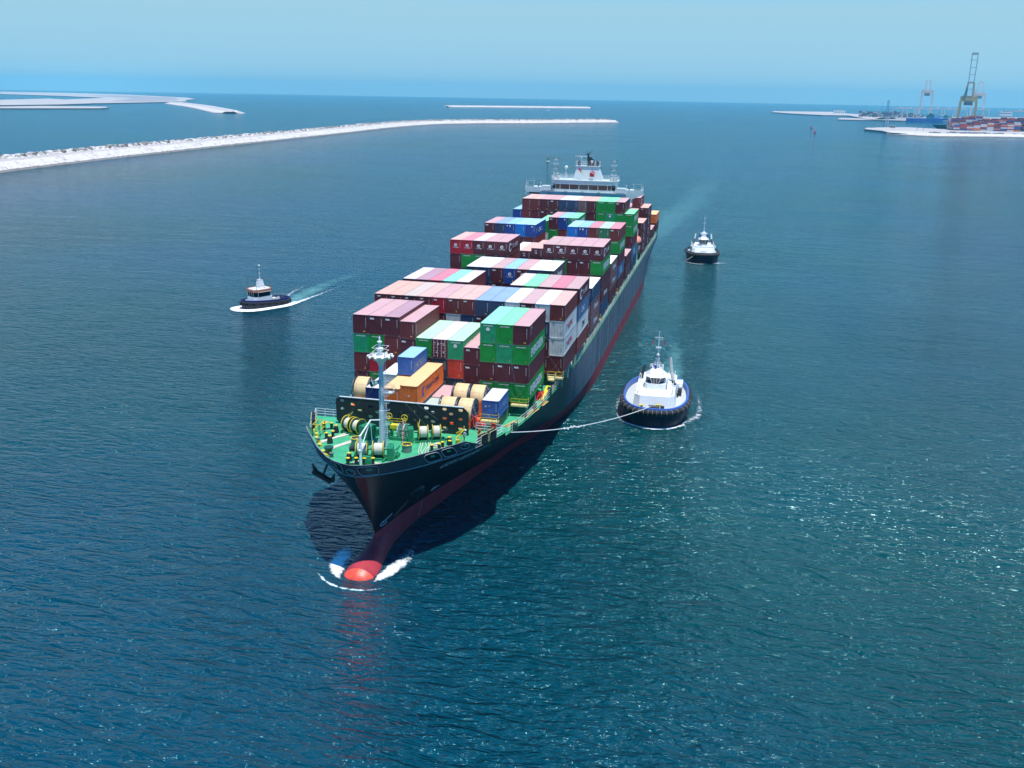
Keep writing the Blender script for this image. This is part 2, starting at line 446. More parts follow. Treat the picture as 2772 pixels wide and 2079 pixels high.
# bulb
mb = MB()
BS = [(-35.2, .05, -1.0, .05), (-35.1, .9, -1.1, .75), (-34.85, 1.5, -1.15, 1.35), (-34.4, 2.0, -1.2, 1.85), (-33.7, 2.35, -1.25, 2.25)]
BA = [(-33.7, 2.35, -1.25, 2.25), (-32.6, 2.4, -1.3, 2.5), (-31.2, 2.25, -1.35, 2.75), (-29.8, 2.0, -1.4, 3.0), (-28.6, 1.75, -1.4, 3.3), (-27.4, 1.5, -1.3, 3.6), (-25.5, 1.3, -1, 3.5), (-22, .9, -1, 3)]
def ell(ss):
    return [[(rx*math.sin(2*PI*j/28), y, cz+rz*math.cos(2*PI*j/28)) for j in range(29)] for y, rx, cz, rz in ss]
mb.grid(ell(BA)); mb.build('bulbous_bow', BOOT, ship, smooth=True)
BULBO = paint('bulb_cap_sunlit_orange', (.80, .085, .045), .42, .2, 1.2, rust=.10, rustcol=(.45, .10, .05))  # brighter orange puts sunlight on the nose, ahead of the bow's shadow, into the colour
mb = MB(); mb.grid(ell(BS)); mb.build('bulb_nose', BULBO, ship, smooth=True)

# bulwark of the forecastle: outer and inner skin with a cap rail
def curve_at(tab, u):
    k = u*(len(tab)-1); i = min(int(k), len(tab)-2); t = k-i
    return (tab[i][1]+(tab[i+1][1]-tab[i][1])*t, tab[i][0]+(tab[i+1][0]-tab[i][0])*t)
B13 = [t for t in T13 if t[0] <= -20.9]+[(-19.8, 11.8)]
def bul(u, v, inset=0.):
    """point on the bulwark, u 0 at the stem .. 1 at its aft end, v 0 at deck .. 1 at the cap"""
    sg = -1 if u < 0 else 1; u = abs(u)
    y13 = -34.2+(14.4)*(u**1.55); y15 = -35.25+(13.35)*(u**1.55)
    x13 = interp(T13, y13); x15 = interp(T15, y15)
    x = x13+(x15-x13)*v; y = y13+(y15-y13)*v
    return (sg*max(0, x-inset*.9), y+inset*.45, 13.2+1.8*v)
def bul_top(u): return 1.0 if u < .9 else 1.0-(u-.9)/.1*.95
mb = MB(); n = 40
for s_ in (1, -1):
    F = lambda p: (s_*p[0], p[1], p[2])
    outr = [[F(bul(i/n, bul_top(i/n)*k/4)) for i in range(n+1)] for k in range(5)]
    innr = [[F(bul(i/n, bul_top(i/n)*k/4, .14)) for i in range(n+1)] for k in range(5)]
    mb.mat(0).grid(outr); mb.mat(1).grid(innr); mb.mat(2).grid([outr[-1], innr[-1]])
BULM = paint('bulwark_grey', (.055, .060, .068), .5, .22, 1.2, rust=.03, rustcol=(.12, .12, .13), streak=True)
BCAP = paint('cap_rail', (.20, .21, .22), .5, .2, 2)
mb.build('bulwark', [BULM, paint('bulwark_inside_green', (.05, .22, .12), .5, .2), BCAP], ship, smooth=False)
# knuckle bead along the bottom of the bulwark
mb = MB()
for s_ in (1, -1):
    mb.tube([(s_*(bul(i/n, 0)[0]+.03), bul(i/n, 0)[1]-.03, 13.2) for i in range(n+1)], .06, 5)
mb.build('knuckle_bead', paint('bead_grey', (.30, .31, .31), .5, .2, 3), ship)
# mooring openings in the bulwark: pale rim, flat near-black sheet painting the shade inside, green patch for the deck
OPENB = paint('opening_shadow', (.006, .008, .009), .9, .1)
def opening(u0, u1, v0, v1, side, rnd=False, name='mooring_opening'):
    P = lambda u, v, e: (side*(bul(u, v)[0]+e*.6), bul(u, v)[1]-e*.6, bul(u, v)[2]+e*.25)
    k = 20; mb = MB(); lo = []
    for i in range(k):
        a = 2*PI*i/k; ca, sa = math.cos(a), math.sin(a)
        if not rnd:
            q = 5; d = (abs(ca)**q+abs(sa)**q)**(1/q); ca, sa = ca/d, sa/d
        lo.append(((u0+u1)/2+(u1-u0)/2*ca, (v0+v1)/2+(v1-v0)/2*sa))
    mb.tube([P(u, v, .03) for u, v in lo+lo[:1]], .055, 5, cap=False)
    r = mb.build(name, paint('rim_grey', (.36, .37, .34), .5, .2, 3), ship)
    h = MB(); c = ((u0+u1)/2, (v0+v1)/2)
    h.poly([P(u, v, .012) for u, v in lo]); h.build('hollow_shade', OPENB, r)
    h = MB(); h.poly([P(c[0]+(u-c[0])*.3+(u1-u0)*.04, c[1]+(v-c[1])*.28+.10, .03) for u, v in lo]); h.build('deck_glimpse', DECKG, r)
def uof(x):
    lo, hi = 0., 1.
    for _ in range(30):
        m_ = (lo+hi)/2
        if bul(m_, .4)[0] < x: lo = m_
        else: hi = m_
    return lo
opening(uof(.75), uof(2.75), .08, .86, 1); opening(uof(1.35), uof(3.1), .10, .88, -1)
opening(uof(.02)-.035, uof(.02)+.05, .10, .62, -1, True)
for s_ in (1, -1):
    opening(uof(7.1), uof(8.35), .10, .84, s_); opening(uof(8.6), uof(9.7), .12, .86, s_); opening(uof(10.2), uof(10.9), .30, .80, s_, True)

# decks
def deck_poly(z, y0, y1, n=30, e=.02, fx=None):
    rows = []
    for i in range(n+1):
        y = y0+(y1-y0)*i/n; x = fx(y)-e; rows.append([(-x, y, z), (x, y, z)])
    return rows
mb = MB(); rows = []
for i in range(31):
    y = -34.15+(19.55)*(i/30)**1.6; x = interp(T13, y)-.03; rows.append([(-x, y, 13.17), (x, y, 13.17)])
mb.grid(rows); mb.poly([(-13.57, -14.6, 13.17), (13.57, -14.6, 13.17), (hull_x(-14.6, 10.8)-.1, -14.6, 10.75), (-hull_x(-14.6, 10.8)+.1, -14.6, 10.75)])
mb.build('forecastle_deck', DECKG, ship)
mb = MB(); rows = []
for y in [-14.6, -12, -9.3, -7, -4, 0, 4, 9, 14, 20]+MIDY[1:]:
    x = (hull_x(y, 10.78) if y < 150 else aft_x(y, 10.78))-.03; x = min(x, 16.07); rows.append([(-x, y, 10.78), (x, y, 10.78)])
mb.grid(rows); mb.build('main_deck', DECKG, ship)
# brown boards with yellow edges on the port walkway, both sides alike
mb = MB()
for s_ in (1, -1):
    for (xa, ya), (xb, yb) in (((11.5, -5.6), (12.55, -2.7)), ((13.2, -.9), (14.25, 3.9)), ((14.5, 5.4), (14.9, 8.0))):
        xa, xb = s_*xa, s_*xb
        d = Vector((xb-xa, yb-ya, 0)).normalized(); q = Vector((-d.y, d.x, 0))
        for k, (o0, o1) in enumerate(((-.28, .28), (.28, .42), (-.42, -.28))):
            mb.mat(0 if k == 0 else 1).poly([Vector((xa, ya, 10.80))+q*o0, Vector((xb, yb, 10.80))+q*o0, Vector((xb, yb, 10.80))+q*o1, Vector((xa, ya, 10.80))+q*o1])
mb.build('walkway_boards', [DECKB, paint('walkway_yellow', (.55, .50, .12), .6, .2, 3)], ship)
# name and marks on the bow, both sides
LET = paint('hull_lettering', (.55, .57, .60), .5, .15, 3)
def on_hull(side, y0, z0):
    def pl(u, v):
        y, z = y0+u, z0+v
        return (side*(hull_x(y, min(z, 13.1))+.04), y, z)
    return pl
mb = MB()
put_text(mb, 'GFS PERFECT', on_hull(1, -24.6, 11.15), .95, 8.6, .03)
v, f, wd = text_geo('GFS PERFECT', .03)
o = len(mb.v); sx = 8.6/wd
mb.v += [(-(hull_x(-24.6+8.6-a*sx, 11.15+b*.95)+.04), -24.6+8.6-a*sx, 11.15+b*.95) for a, b in v]
for q in f: mb.face(*[o+i for i in q])
for y in (-14.6, -12.7):
    for s_ in (1, -1):
        mb.poly([(s_*(hull_x(y, 10.9)+.04), y, 10.9), (s_*(hull_x(y+.75, 10.9)+.04), y+.75, 10.9), (s_*(hull_x(y+.75, 11.02)+.04), y+.75, 11.05), (s_*(hull_x(y, 11.02)+.04), y, 11.05)])
mb.build('ship_name', LET, ship)
mb = MB()
for s_ in (1, -1):
    # bulbous bow symbol: a hook with a circled pair of crosses
    H = lambda pts: [(s_*(hull_x(y, z)+.05), y, z) for y, z in pts]
    mb.tube(H([(-26.9, 4.25), (-27.15, 4.1), (-27.25, 3.85), (-27.1, 3.65), (-26.5, 3.6), (-25.6, 3.6)]), .045, 4)
    mb.tube(H([(-25.5, 4.85), (-25.75, 4.6), (-26.3, 4.35), (-26.9, 4.25)]), .045, 4)
    for yy in (-26.6, -26.15):
        mb.bar(*H([(yy-.09, 3.85), (yy+.09, 4.05)]), .03); mb.bar(*H([(yy+.09, 3.85), (yy-.09, 4.05)]), .03)
    # bow thruster symbol
    c = [(-17.3+.32*math.cos(a), 5.2+.3*math.sin(a)) for a in [2*PI*i/14 for i in range(15)]]
    mb.tube(H(c), .035, 4); mb.bar(*H([(-17.5, 5.4), (-17.1, 5.0)]), .03); mb.bar(*H([(-17.5, 5.0), (-17.1, 5.4)]), .03); mb.bar(*H([(-16.9, 5.2), (-16.2, 5.35)]), .035)
    for i in range(15):
        z = .5+i*.3; y = -16.4
        mb.poly(H([(y, z), (y+.2, z), (y+.2, z+.11), (y, z+.11)]))
    for y in (60, 95, 130):
        mb.poly([(s_*16.13, y, 3.2), (s_*16.13, y+.25, 3.2), (s_*16.13, y+.25, 5.4), (s_*16.13, y, 5.4)])
mb.build('hull_mark', LET, ship)
# anchor pockets with rust stain, anchor housed on the far side hanging clear
for s_ in (1, -1):
    mb = MB(); y, z = -23.4, 7.3; x = hull_x(y, z)
    mb.mat(0).lathe([(1.25, -.15), (1.35, .1), (1.05, .55), (.7, .75), (.55, .7)], (0, 0, 0), 18)
    M_ = Matrix.Translation((s_*(x-.1), y, z)) @ Vector((s_*.78, -.52, -.45)).to_track_quat('Z', 'Y').to_matrix().to_4x4()
    mb.v = [tuple(M_ @ Vector(p)) for p in mb.v]
    pk = mb.build('anchor_bolster', HULLM, ship, smooth=True)
    mb = MB(); H = lambda pts: [(s_*(hull_x(yy, zz)+.035), yy, zz) for yy, zz in pts]
    mb.grid([H([(-23.6+k*.16, 7.0-.5*j) for k in range(5)]) if j < 4 else H([(-24.2+k*.40, 7.0-.5*j) for k in range(5)]) for j in range(8)])
    mb.build('rust_stain', paint('rust_stain', (.12, .085, .065), .8, .4, 1.2, streak=True), pk)
anc = MB()
ax, ay, az = -8.6, -23.6, 8.3
anc.bar((ax+.8, ay, az+2.1), (ax-.1, ay, az), .16); anc.box(ax-1.5, ax+1.3, ay-.35, ay+.35, az-.55, az-.1, Matrix.Translation((ax, ay, az)) @ Matrix.Rotation(.45, 4, 'Y') @ Matrix.Translation((-ax, -ay, -az)))
for k in (-1, 1):
    anc.poly([(ax+k*1.25, ay-.3, az-.3-k*.55), (ax+k*1.55, ay, az+.9-k*.5), (ax+k*.8, ay+.3, az-.1-k*.4)])
    anc.tube([(ax+k*1.2, ay, az-.3-k*.5), (ax+k*1.5, ay, az+.9-k*.55)], .28, 6, .08)
anc.tube([(ax+.75, ay, az+2.0), (ax+1.5, ay+.2, az+3.4)], .1, 6)
anc.build('anchor', RUST, ship)
#==SECTION_FOREDECK==
# ------------------------------------------------------------------ foredeck fittings (all bolted to the ship)
DZ = 13.17
# wave breaker: black plate pierced with oval lightening holes
HOLES = [(3.4, 16.5), (5.9, 16.55), (8.1, 16.6), (4.3, 15.95), (6.8, 15.95), (1.8, 15.9), (.8, 15.3), (5.9, 15.3), (8.1, 15.35), (6.9, 14.7), (8.1, 14.0),
         (-.1, 15.55), (3.4, 15.25), (4.3, 14.7), (1.8, 14.65), (.8, 14.1), (-7.0, 16.1), (-8.5, 15.35), (-6.0, 15.3), (-7.0, 14.6), (-4.5, 16.0), (-4.5, 14.6), (-3.5, 15.3), (-2.4, 16.2), (-2.4, 14.8), (-8.5, 16.5), (5.9, 13.95)]
def plate_with_holes(parent):
    """grid plate whose cells inside the holes are dropped, refined enough to look oval"""
    bm = bmesh.new(); x0, x1, z0, z1, Y = -9.4, 9.2, DZ, 17.0, -17.0
    mb = MB(); st = .1; nx = int((x1-x0)/st); nz = int((z1-z0)/st)
    def inside(x, z):
        for hx, hz in HOLES:
            w_, h_ = (.30, .20); dx = max(0, abs(x-hx)-.11)
            if (dx/.19)**2+((z-hz)/.19)**2 < 1: return True
        if x > 8.55 and z > 16.35 and (x-8.55)/.65+(z-16.35)/.65 > 1: return True
        if x < -8.9 and z > 16.6 and (-8.9-x)/.5+(z-16.6)/.4 > 1: return True
        if x < -8.95 and z < 13.7 and (-8.95-x)/.45+(13.7-z)/.5 > 1: return True
        return False
    for th in (0, .06):
        for i in range(nz):
            run = None
            for j in range(nx+1):
                ins = j == nx or inside(x0+(j+.5)*st, z0+(i+.5)*st)
                if not ins and run is None: run = j
                if ins and run is not None:
                    xa, xb, za, zb = x0+run*st, x0+j*st, z0+i*st, min(z1, z0+(i+1)*st)
                    mb.poly([(xa, Y+th, za), (xb, Y+th, za), (xb, Y+th, zb), (xa, Y+th, zb)]); run = None
    for hx, hz in HOLES:
        k = 14; ring = [(hx+(.11 if math.cos(2*PI*i/k) > 0 else -.11)+.2*math.cos(2*PI*i/k), hz+.2*math.sin(2*PI*i/k)) for i in range(k+1)]
        mb.grid([[(x, Y-.02, z) for x, z in ring], [(x, Y+.08, z) for x, z in ring]])
    o = mb.build('wave_breaker', BLACK, parent)
    c = MB(); c.box(-8.85, 8.6, Y-.07, Y+.12, 17.0, 17.1); c.build('top_flange', WHITE, o)
    c = MB()
    for x in (-8.2, -5.4, -2.7, 0, 2.7, 5.2, 8.6):
        c.poly([(x, Y+.07, DZ), (x, Y+1.7, DZ), (x, Y+.07, 16.6)])
    c.build('stiffener', BLACK, o)
    return o
plate_with_holes(ship)

# foremast
mast = MB(); MX, MY = -.12, -24.2
mast.tube([(MX, MY, DZ), (MX, MY, 18.2), (MX, MY, 18.25)], .42, 18, .36); mast.tube([(MX, MY, 18.2), (MX, MY, 24.2)], .33, 16, .27)
for k in range(4):
    a = PI/4+k*PI/2; d = Vector((math.cos(a), math.sin(a), 0))
    mast.poly([Vector((MX, MY, DZ))+d*.38, Vector((MX, MY, DZ))+d*1.05, Vector((MX, MY, DZ+1.7))+d*.4])
mo = mast.build('foremast', GREYW, ship, smooth=False)
c = MB(); c.lathe([(.3, 24.0), (.45, 24.4), (1.15, 25.2), (1.25, 25.3), (1.2, 25.35), (.2, 25.36)], (MX, MY, 0), 8); c.build('mast_head_platform', OFFW, mo)
c = MB(); ring = [(MX+1.15*math.cos(a), MY+1.15*math.sin(a), 25.35) for a in [PI/4+k*PI/2 for k in range(5)]]
c.rail(ring, 1.05, 2, 1.2, .03); c.build('mast_rail', WHITE, mo)
for k in range(10):
    a = 2*PI*k/10+.2; c = MB(); x, y = MX+1.3*math.cos(a), MY+1.3*math.sin(a)
    c.tube([(x, y, 25.30), (x+.3*math.cos(a), y+.3*math.sin(a), 25.16)], .13, 10, .2); c.bar((x, y, 25.3), (MX+1.0*math.cos(a), MY+1.0*math.sin(a), 25.2), .05)
    c.build('floodlight', OFFW, mo)
c = MB(); c.lathe([(.32, 25.36), (.32, 25.9), (.45, 25.95), (.45, 26.25), (.2, 26.3), (.16, 26.9), (.3, 26.95), (.3, 27.1), (.12, 27.15), (.1, 27.5), (.02, 27.8)], (MX-.1, MY, 0), 12); c.build('mast_lantern', WHITE, mo)
c = MB(); c.tube([(MX-.35, MY-.3, 21.9), (MX-.95, MY-1.0, 21.85)], .22, 16, .42, False); c.tube([(MX-.3, MY-.2, 21.9), (MX-.3, MY+.3, 21.9)], .25, 10)
hn = c.build('ship_horn', paint('horn_grey_green', (.35, .45, .38), .5, .1), mo)
c = MB(); c.lathe([(.36, 0), (.37, .02)], (0, 0, 0), 16)
M_ = Matrix.Translation((MX-.90, MY-.94, 21.85)) @ Vector((-.6, -.7, -.05)).to_track_quat('Z', 'Y').to_matrix().to_4x4(); c.v = [tuple(M_ @ Vector(p)) for p in c.v]
c.build('horn_mouth', GREENDK, hn)
c = MB(); c.box(MX+.35, MX+1.6, MY-.5, MY+.5, 20.6, 20.66); c.rail([(MX+.4, MY-.5, 20.66), (MX+1.6, MY-.5, 20.66), (MX+1.6, MY+.5, 20.66)], 1.0, 3, .6, .022); c.build('lookout_platform', GREYW, mo)
c = MB()
for s_ in (-.17, .17): c.bar((MX+.75+s_*.2, MY-.35+s_, DZ), (MX+.6+s_*.2, MY-.35+s_, 25.2), .025)
for k in range(38): c.bar((MX+.74, MY-.52, DZ+.3+k*.31), (MX+.74, MY-.18, DZ+.3+k*.31), .02)
for k in range(9): c.tube([(MX+.75+.38*math.cos(a), MY-.35+.38*math.sin(a), DZ+2.4+k*.95) for a in [-2.4+i*.6 for i in range(9)]], .022, 4, cap=False)
c.build('mast_ladder', WHITE, mo)
c = MB()
for p in ((-8.6, -17.05, 13.5), (3.2, -17.05, 14.2), (-5.2, -17.0, 16.9), (5.0, -17, 15.0)): c.bar((MX, MY, 22.5), p, .018)
c.build('mast_stay', STEEL, mo)
# bow jack post with derrick boom
c = MB(); c.tube([(-.55, -30.6, DZ), (-.55, -30.6, 17.0)], .17, 10); c.tube([(-.55, -30.6, 16.9), (-.1, -28.2, 18.2), (.35, -26.2, 17.6)], .09, 6); c.bar((-.5, -30.5, 15.2), (-.15, -28.4, 18.0), .07)
c.tube([(-.1, -28.2, 18.1), (.1, -28.2, 14.5)], .03, 4); c.ball((-.6, -30.65, 15.1), .22, 8, 6)
c.build('jack_post', WHITE, ship)

# winches
def winch(name, p, q, drums, gear=None, gsize=(1.1, 1.5, 1.7), warp=None, zc=14.45, rr=.88, lean=0):
    """mooring winch: shaft from p to q, drums = list of (start, end) fractions in metres along it"""
    P = Vector((p[0], p[1], zc)); Q = Vector((q[0], q[1], zc)); d = (Q-P).normalized(); nrm = Vector((-d.y, d.x, 0))
    M = Matrix((( d.x, nrm.x, 0, P.x), (d.y, nrm.y, 0, P.y), (0, 0, 1, P.z), (0, 0, 0, 1)))
    T = lambda m_: setattr(m_, 'v', [tuple(M @ Vector(a)) for a in m_.v]) or m_
    L_ = (Q-P).length
    m_ = MB(); m_.lathe([(.14, -.3), (.14, L_+.3)], (0, 0, 0), 10, 'x')
    m_.box(-.3, L_+.3, -.75, -.5, DZ-zc+.02, DZ-zc+.25); m_.box(-.3, L_+.3, .5, .75, DZ-zc+.02, DZ-zc+.25)
    root = T(m_).build(name, GREENMC, ship)
    for a, b in drums:
        k = MB(); k.lathe([(.30, a), (rr, a), (rr, a+.07), (.66, a+.09), (.66, b-.09), (rr, b-.07), (rr, b), (.30, b)], (0, 0, 0), 26, 'x')
        dr = T(k).build('drum', GREENDK, root)
        k = MB(); k.lathe([(.60, a+.10)]+[(.72+.015*((i*7) % 3-1), a+.1+(b-a-.2)*(i+1)/13) for i in range(12)]+[(.60, b-.1)], (0, 0, 0), 24, 'x')
        T(k).build('wound_rope', ROPE, dr)
        for e_ in (a+.035, b-.035):
            k = MB(); k.tube([(e_, (rr+.0)*math.cos(t), (rr+.0)*math.sin(t)) for t in [2*PI*i/26 for i in range(27)]], .05, 5, cap=False); T(k).build('drum_rim', YELL, dr)
        k = MB(); k.box(a-.16, a-.02, -.7, .7, DZ-zc+.02, -.35); k.prism([(a-.16, -.3), (a-.02, -.3), (a-.02, .3), (a-.16, .3)], -.4, .18); T(k).build('bearing_stand', GREENMC, root)
    if gear is not None:
        k = MB(); x = gear; sx, sy, sz = gsize
        k.box(x, x+sx, -sy/2, sy/2, DZ-zc+.05, DZ-zc+sz); k.box(x+.1, x+sx-.1, sy/2, sy/2+.7, DZ-zc+.05, DZ-zc+sz*.55); T(k).build('gear_case', GREENMC, root)
    if warp is not None:
        k = MB(); k.lathe([(.25, warp), (.42, warp+.05), (.30, warp+.3), (.42, warp+.58), (.25, warp+.62)], (0, 0, 0), 16, 'x'); T(k).build('warping_end', DARK, root)
    k = MB(); k.bar((.2, .2, .6), (.5, .9, 1.35), .03); k.bar((.2, .2, .6), (.2, .5, 1.2), .03)
    T(k).build('brake_lever', YELL, root)
    return root
winch('mooring_winch', (-6.9, -19.8), (-3.9, -21.0), [(.1, 1.25), (1.65, 2.8)], 3.15, (1.5, 1.7, 1.75), rr=1.02)
winch('mooring_winch', (-2.0, -28.6), (1.7, -27.6), [(.1, 1.5), (2.1, 3.5)], 3.9, (.75, 1.9, 1.65), -.75, rr=.95)
winch('mooring_winch', (3.3, -20.8), (6.4, -19.5), [(.25, 1.45), (2.0, 3.1)], -1.15, (.7, 1.4, 1.9), 3.45, rr=.86)
# windlass with chain over the gypsy, and chain compressor tubs
wl = MB(); wl.lathe([(.16, -2.9), (.16, 1.2)], (1.2, -20.3, 14.3), 10, 'x'); wl.box(-1.4, -.3, -21.0, -19.6, DZ+.02, 15.1); wl.box(-.3, 2.3, -21.3, -21.0, DZ+.02, 13.6)
wo = wl.build('windlass', GREENMC, ship)
c = MB(); c.lathe([(.9, -.08), (.9, .08)], (.75, -20.3, 14.3), 24, 'x'); c.lathe([(.9, -.08), (.9, .08)], (1.55, -20.3, 14.3), 24, 'x'); c.build('gypsy_wheel', paint('gypsy_pale_green', (.32, .48, .42), .5, .1), wo)
c = MB()
for i in range(14):
    t = i/13; y = -19.6-2.6*t; z = 15.25-.2*t-1.6*t*t; x = 1.1+.75*t
    c.tube([(x+(.14*math.cos(a) if i % 2 else .05*math.cos(a)), y+.15*math.sin(a), z+(.03 if i % 2 else .14)*math.cos(a)-.1*math.sin(a)) for a in [2*PI*k/10 for k in range(11)]], .05, 5, cap=False)
c.build('anchor_chain', paint('chain_pale_red', (.62, .34, .32), .6, .3, 5), wo)
c = MB(); c.box(-.45, .75, -20.9, -20.1, 14.6, 15.1); c.box(-.1, .4, -20.8, -20.3, 14.3, 14.6); c.build('control_box', YELL, wo)
for wx, wy in ((1.2, -19.4), (-1.0, -19.2)):
    c = MB(); c.tube([(wx+.42*math.cos(a), wy-.1, 15.75+.42*math.sin(a)) for a in [2*PI*k/20 for k in range(21)]], .045, 5, cap=False)
    for k in range(3): a = PI/2+k*2*PI/3; c.bar((wx, wy-.1, 15.75), (wx+.42*math.cos(a), wy-.1, 15.75+.42*math.sin(a)), .05)
    c.bar((wx, wy, 14.3), (wx, wy-.1, 15.75), .05); c.build('brake_handwheel', YELL, wo)
c = MB(); c.rail([(-1.2, -19.0, 14.3), (1.2, -19.0, 14.3)], 1.05, 3, 1.1, .035); c.build('guard_rail', YELL, wo)
for x, y in ((3.3, -24.7), (-3.7, -24.2)):
    c = MB(); c.tube([(x, y, DZ), (x, y, DZ+1.0)], .62, 16, None, False); c.tube([(x, y, DZ), (x, y, DZ+.9)], .5, 16, None, False)
    r = c.build('chain_pipe_tub', paint('tub_grey_green', (.16, .24, .20), .5, .2, 3), ship)
    c = MB(); c.tube([(x+.62*math.cos(a), y+.62*math.sin(a), DZ+1.0) for a in [2*PI*k/18 for k in range(19)]], .06, 5, cap=False); c.build('tub_rim', YELL, r)
    c = MB(); c.lathe([(.5, DZ+.15), (.5, DZ+.35)], (x, y, 0), 14); c.ball((x+.1, y, DZ+.75), .2, 8, 6); c.build('chain_heap', paint('chain_pale_red', (.62, .34, .32)), r)
# bollards and cone vents
def bollard(x, y, ang, g=1.):
    d = Vector((math.cos(ang), math.sin(ang), 0))*.5*g
    c = MB(); P = Vector((x, y, DZ)); n_ = Vector((-d.y, d.x, 0))*.55
    c.poly([P-d*1.7-n_, P+d*1.7-n_, P+d*1.7+n_, P-d*1.7+n_])
    for k in (-1, 1):
        q = P+d*k; c.lathe([(.20, 0), (.20, .72), (.26, .74), (.26, .80)], q, 14)
    c.v = [(a, b, z+.03 if abs(z-DZ) < 1e-6 else z) for a, b, z in c.v]
    r = c.build('bollard', DARK, ship)
    c = MB()
    for k in (-1, 1): c.lathe([(.25, .80), (.25, .84), (.1, .86)], P+d*k, 14)
    c.build('bollard_cap', YELL, r)
for a in ((-9.6, -19.5, .55), (-8.0, -22.6, 1.0), (-1.7, -30.5, .3), (.25, -30.0, .3), (6.6, -23.3, .7), (7.6, -21.9, .7)): bollard(*a)
for x, y in ((-8.0, -20.5), (-7.2, -24.4), (7.7, -20.8), (-2.5, -29.5)):
    c = MB(); c.lathe([(.42, 0), (.28, .85), (.2, .9), (.2, .98)], (x, y, DZ), 14); r = c.build('rope_guide_post', DARK, ship)
    c = MB(); c.lathe([(.24, .98), (.24, 1.04), (.05, 1.06)], (x, y, DZ), 12); c.build('post_cap', YELL, r)
c = MB(); c.lathe([(.35, 0), (.42, .6), (.62, .95), (.62, 1.0), (.3, 1.01)], (-5.7, -28.2, DZ), 16); c.build('mushroom_vent', GREENDK, ship)
for x, y in ((-5.0, -29.0), (7.4, -24.4), (-8.7, -24.6)):
    c = MB(); c.lathe([(.22, 0), (.22, .5), (.3, .5), (.3, .6)], (x, y, DZ), 12); c.build('roller_fairlead', STEEL, ship)
c = MB(); c.box(-.9, .7, -30.3, -29.4, DZ+.02, DZ+.75); c.prism([(-.7, -30.1), (.5, -30.1), (.5, -29.6), (-.7, -29.6)], DZ+.75, DZ+.95); c.build('deck_locker', GREENMC, ship)
c = MB(); c.box(2.3, 3.0, -27.4, -26.4, DZ+.02, DZ+.5); c.bar((1.6, -29.0, DZ+.1), (2.9, -26.2, DZ+1.3), .1); c.bar((2.6, -28.2, DZ), (2.9, -26.2, DZ+1.3), .08); c.build('rope_sheave_frame', GREENMC, ship)
# yellow plates and pads along the bulwark foot
c = MB()
for s_ in (1, -1):
    for u in (.12, .17, .5, .56, .68, .74, .8, .86):
        p = bul(u, .0, .45); q = bul(u+.03, .0, .45); p2 = bul(u, .0, .8); q2 = bul(u+.03, .0, .8)
        c.poly([(s_*a[0], a[1], DZ+.30) for a in (p, q, q2, p2)]); c.box(s_*p2[0]-.1, s_*p2[0]+.1, p2[1]-.1, p2[1]+.1, DZ, DZ+.29)
c.build('roller_pad', YELL, ship)
# railings round the foredeck
c = MB(); c.rail([(-10.35, -22.6, DZ), (-9.4, -22.5, DZ), (-9.5, -20.7, DZ), (-10.5, -20.6, DZ), (-10.35, -22.6, DZ)], 1.6, 2, 1.2, .05); c.build('access_cage', YELL, ship)
c = MB(); c.box(-11.5, -10.6, -17.4, -16.7, DZ, DZ+.03); c.build('yellow_hatch_mark', paint('worn_orange_yellow', (.62, .38, .10), .6, .3, 2), ship)
c = MB()
for s_ in (1, -1):
    c.rail([(s_*13.3, -14.75, DZ), (s_*9.6, -14.75, DZ)], 1.1, 3, 1.3, .035)
    c.rail([(s_*11.35, -21.2, DZ), (s_*12.0, -18.8, DZ), (s_*13.4, -14.8, DZ)], 1.1, 3, 1.3, .035)
c.build('foredeck_rail', WHITE, ship)
for s_ in (1, -1):
    for (xa, ya) in ((11.75, -19.25), (12.45, -17.6)):
        c = MB(); d = Vector((.38*s_, .92, 0)).normalized(); n_ = Vector((d.y, -d.x, 0))
        M_ = Matrix(((d.x, n_.x, 0, s_*xa), (d.y, n_.y, 0, ya), (0, 0, 1, DZ), (0, 0, 0, 1)))
        c.box(-.75, .75, -.28, .28, .02, 1.25, M_); r = c.build('fairlead_box', BLACK, ship)
        c = MB(); T_ = lambda a: tuple(M_ @ Vector(a))
        for y_ in (-.30, .30): c.tube([T_(a) for a in ((-.78, y_, .05), (-.78, y_, 1.15), (-.6, y_, 1.3), (.6, y_, 1.3), (.78, y_, 1.15), (.78, y_, .05))], .045, 4)
        c.build('fairlead_edge', YELLP, r)
c = MB(); c.bar((8.6, -20.0, DZ), (8.6, -20.0, 14.6), .09); c.bar((9.2, -20.3, DZ), (9.2, -20.3, 14.5), .09); c.bar((8.4, -20.0, 14.5), (9.5, -20.1, 15.2), .11); c.bar((8.5, -20.6, 14.0), (9.5, -20.1, 15.2), .09); c.bar((9.45, -20.1, 15.0), (9.45, -20.1, 15.6), .07); c.box(8.4, 8.9, -20.4, -20.0, DZ, DZ+.5)
c.build('ladder_davit', YELL, ship)
c = MB()
for i in range(5): c.ball((10.3+.35*math.cos(i*1.3), -21.1+.3*math.sin(i*1.7), DZ+.28), .36, 8, 6, .75)
c.build('white_tarpaulin', WHITE, ship)
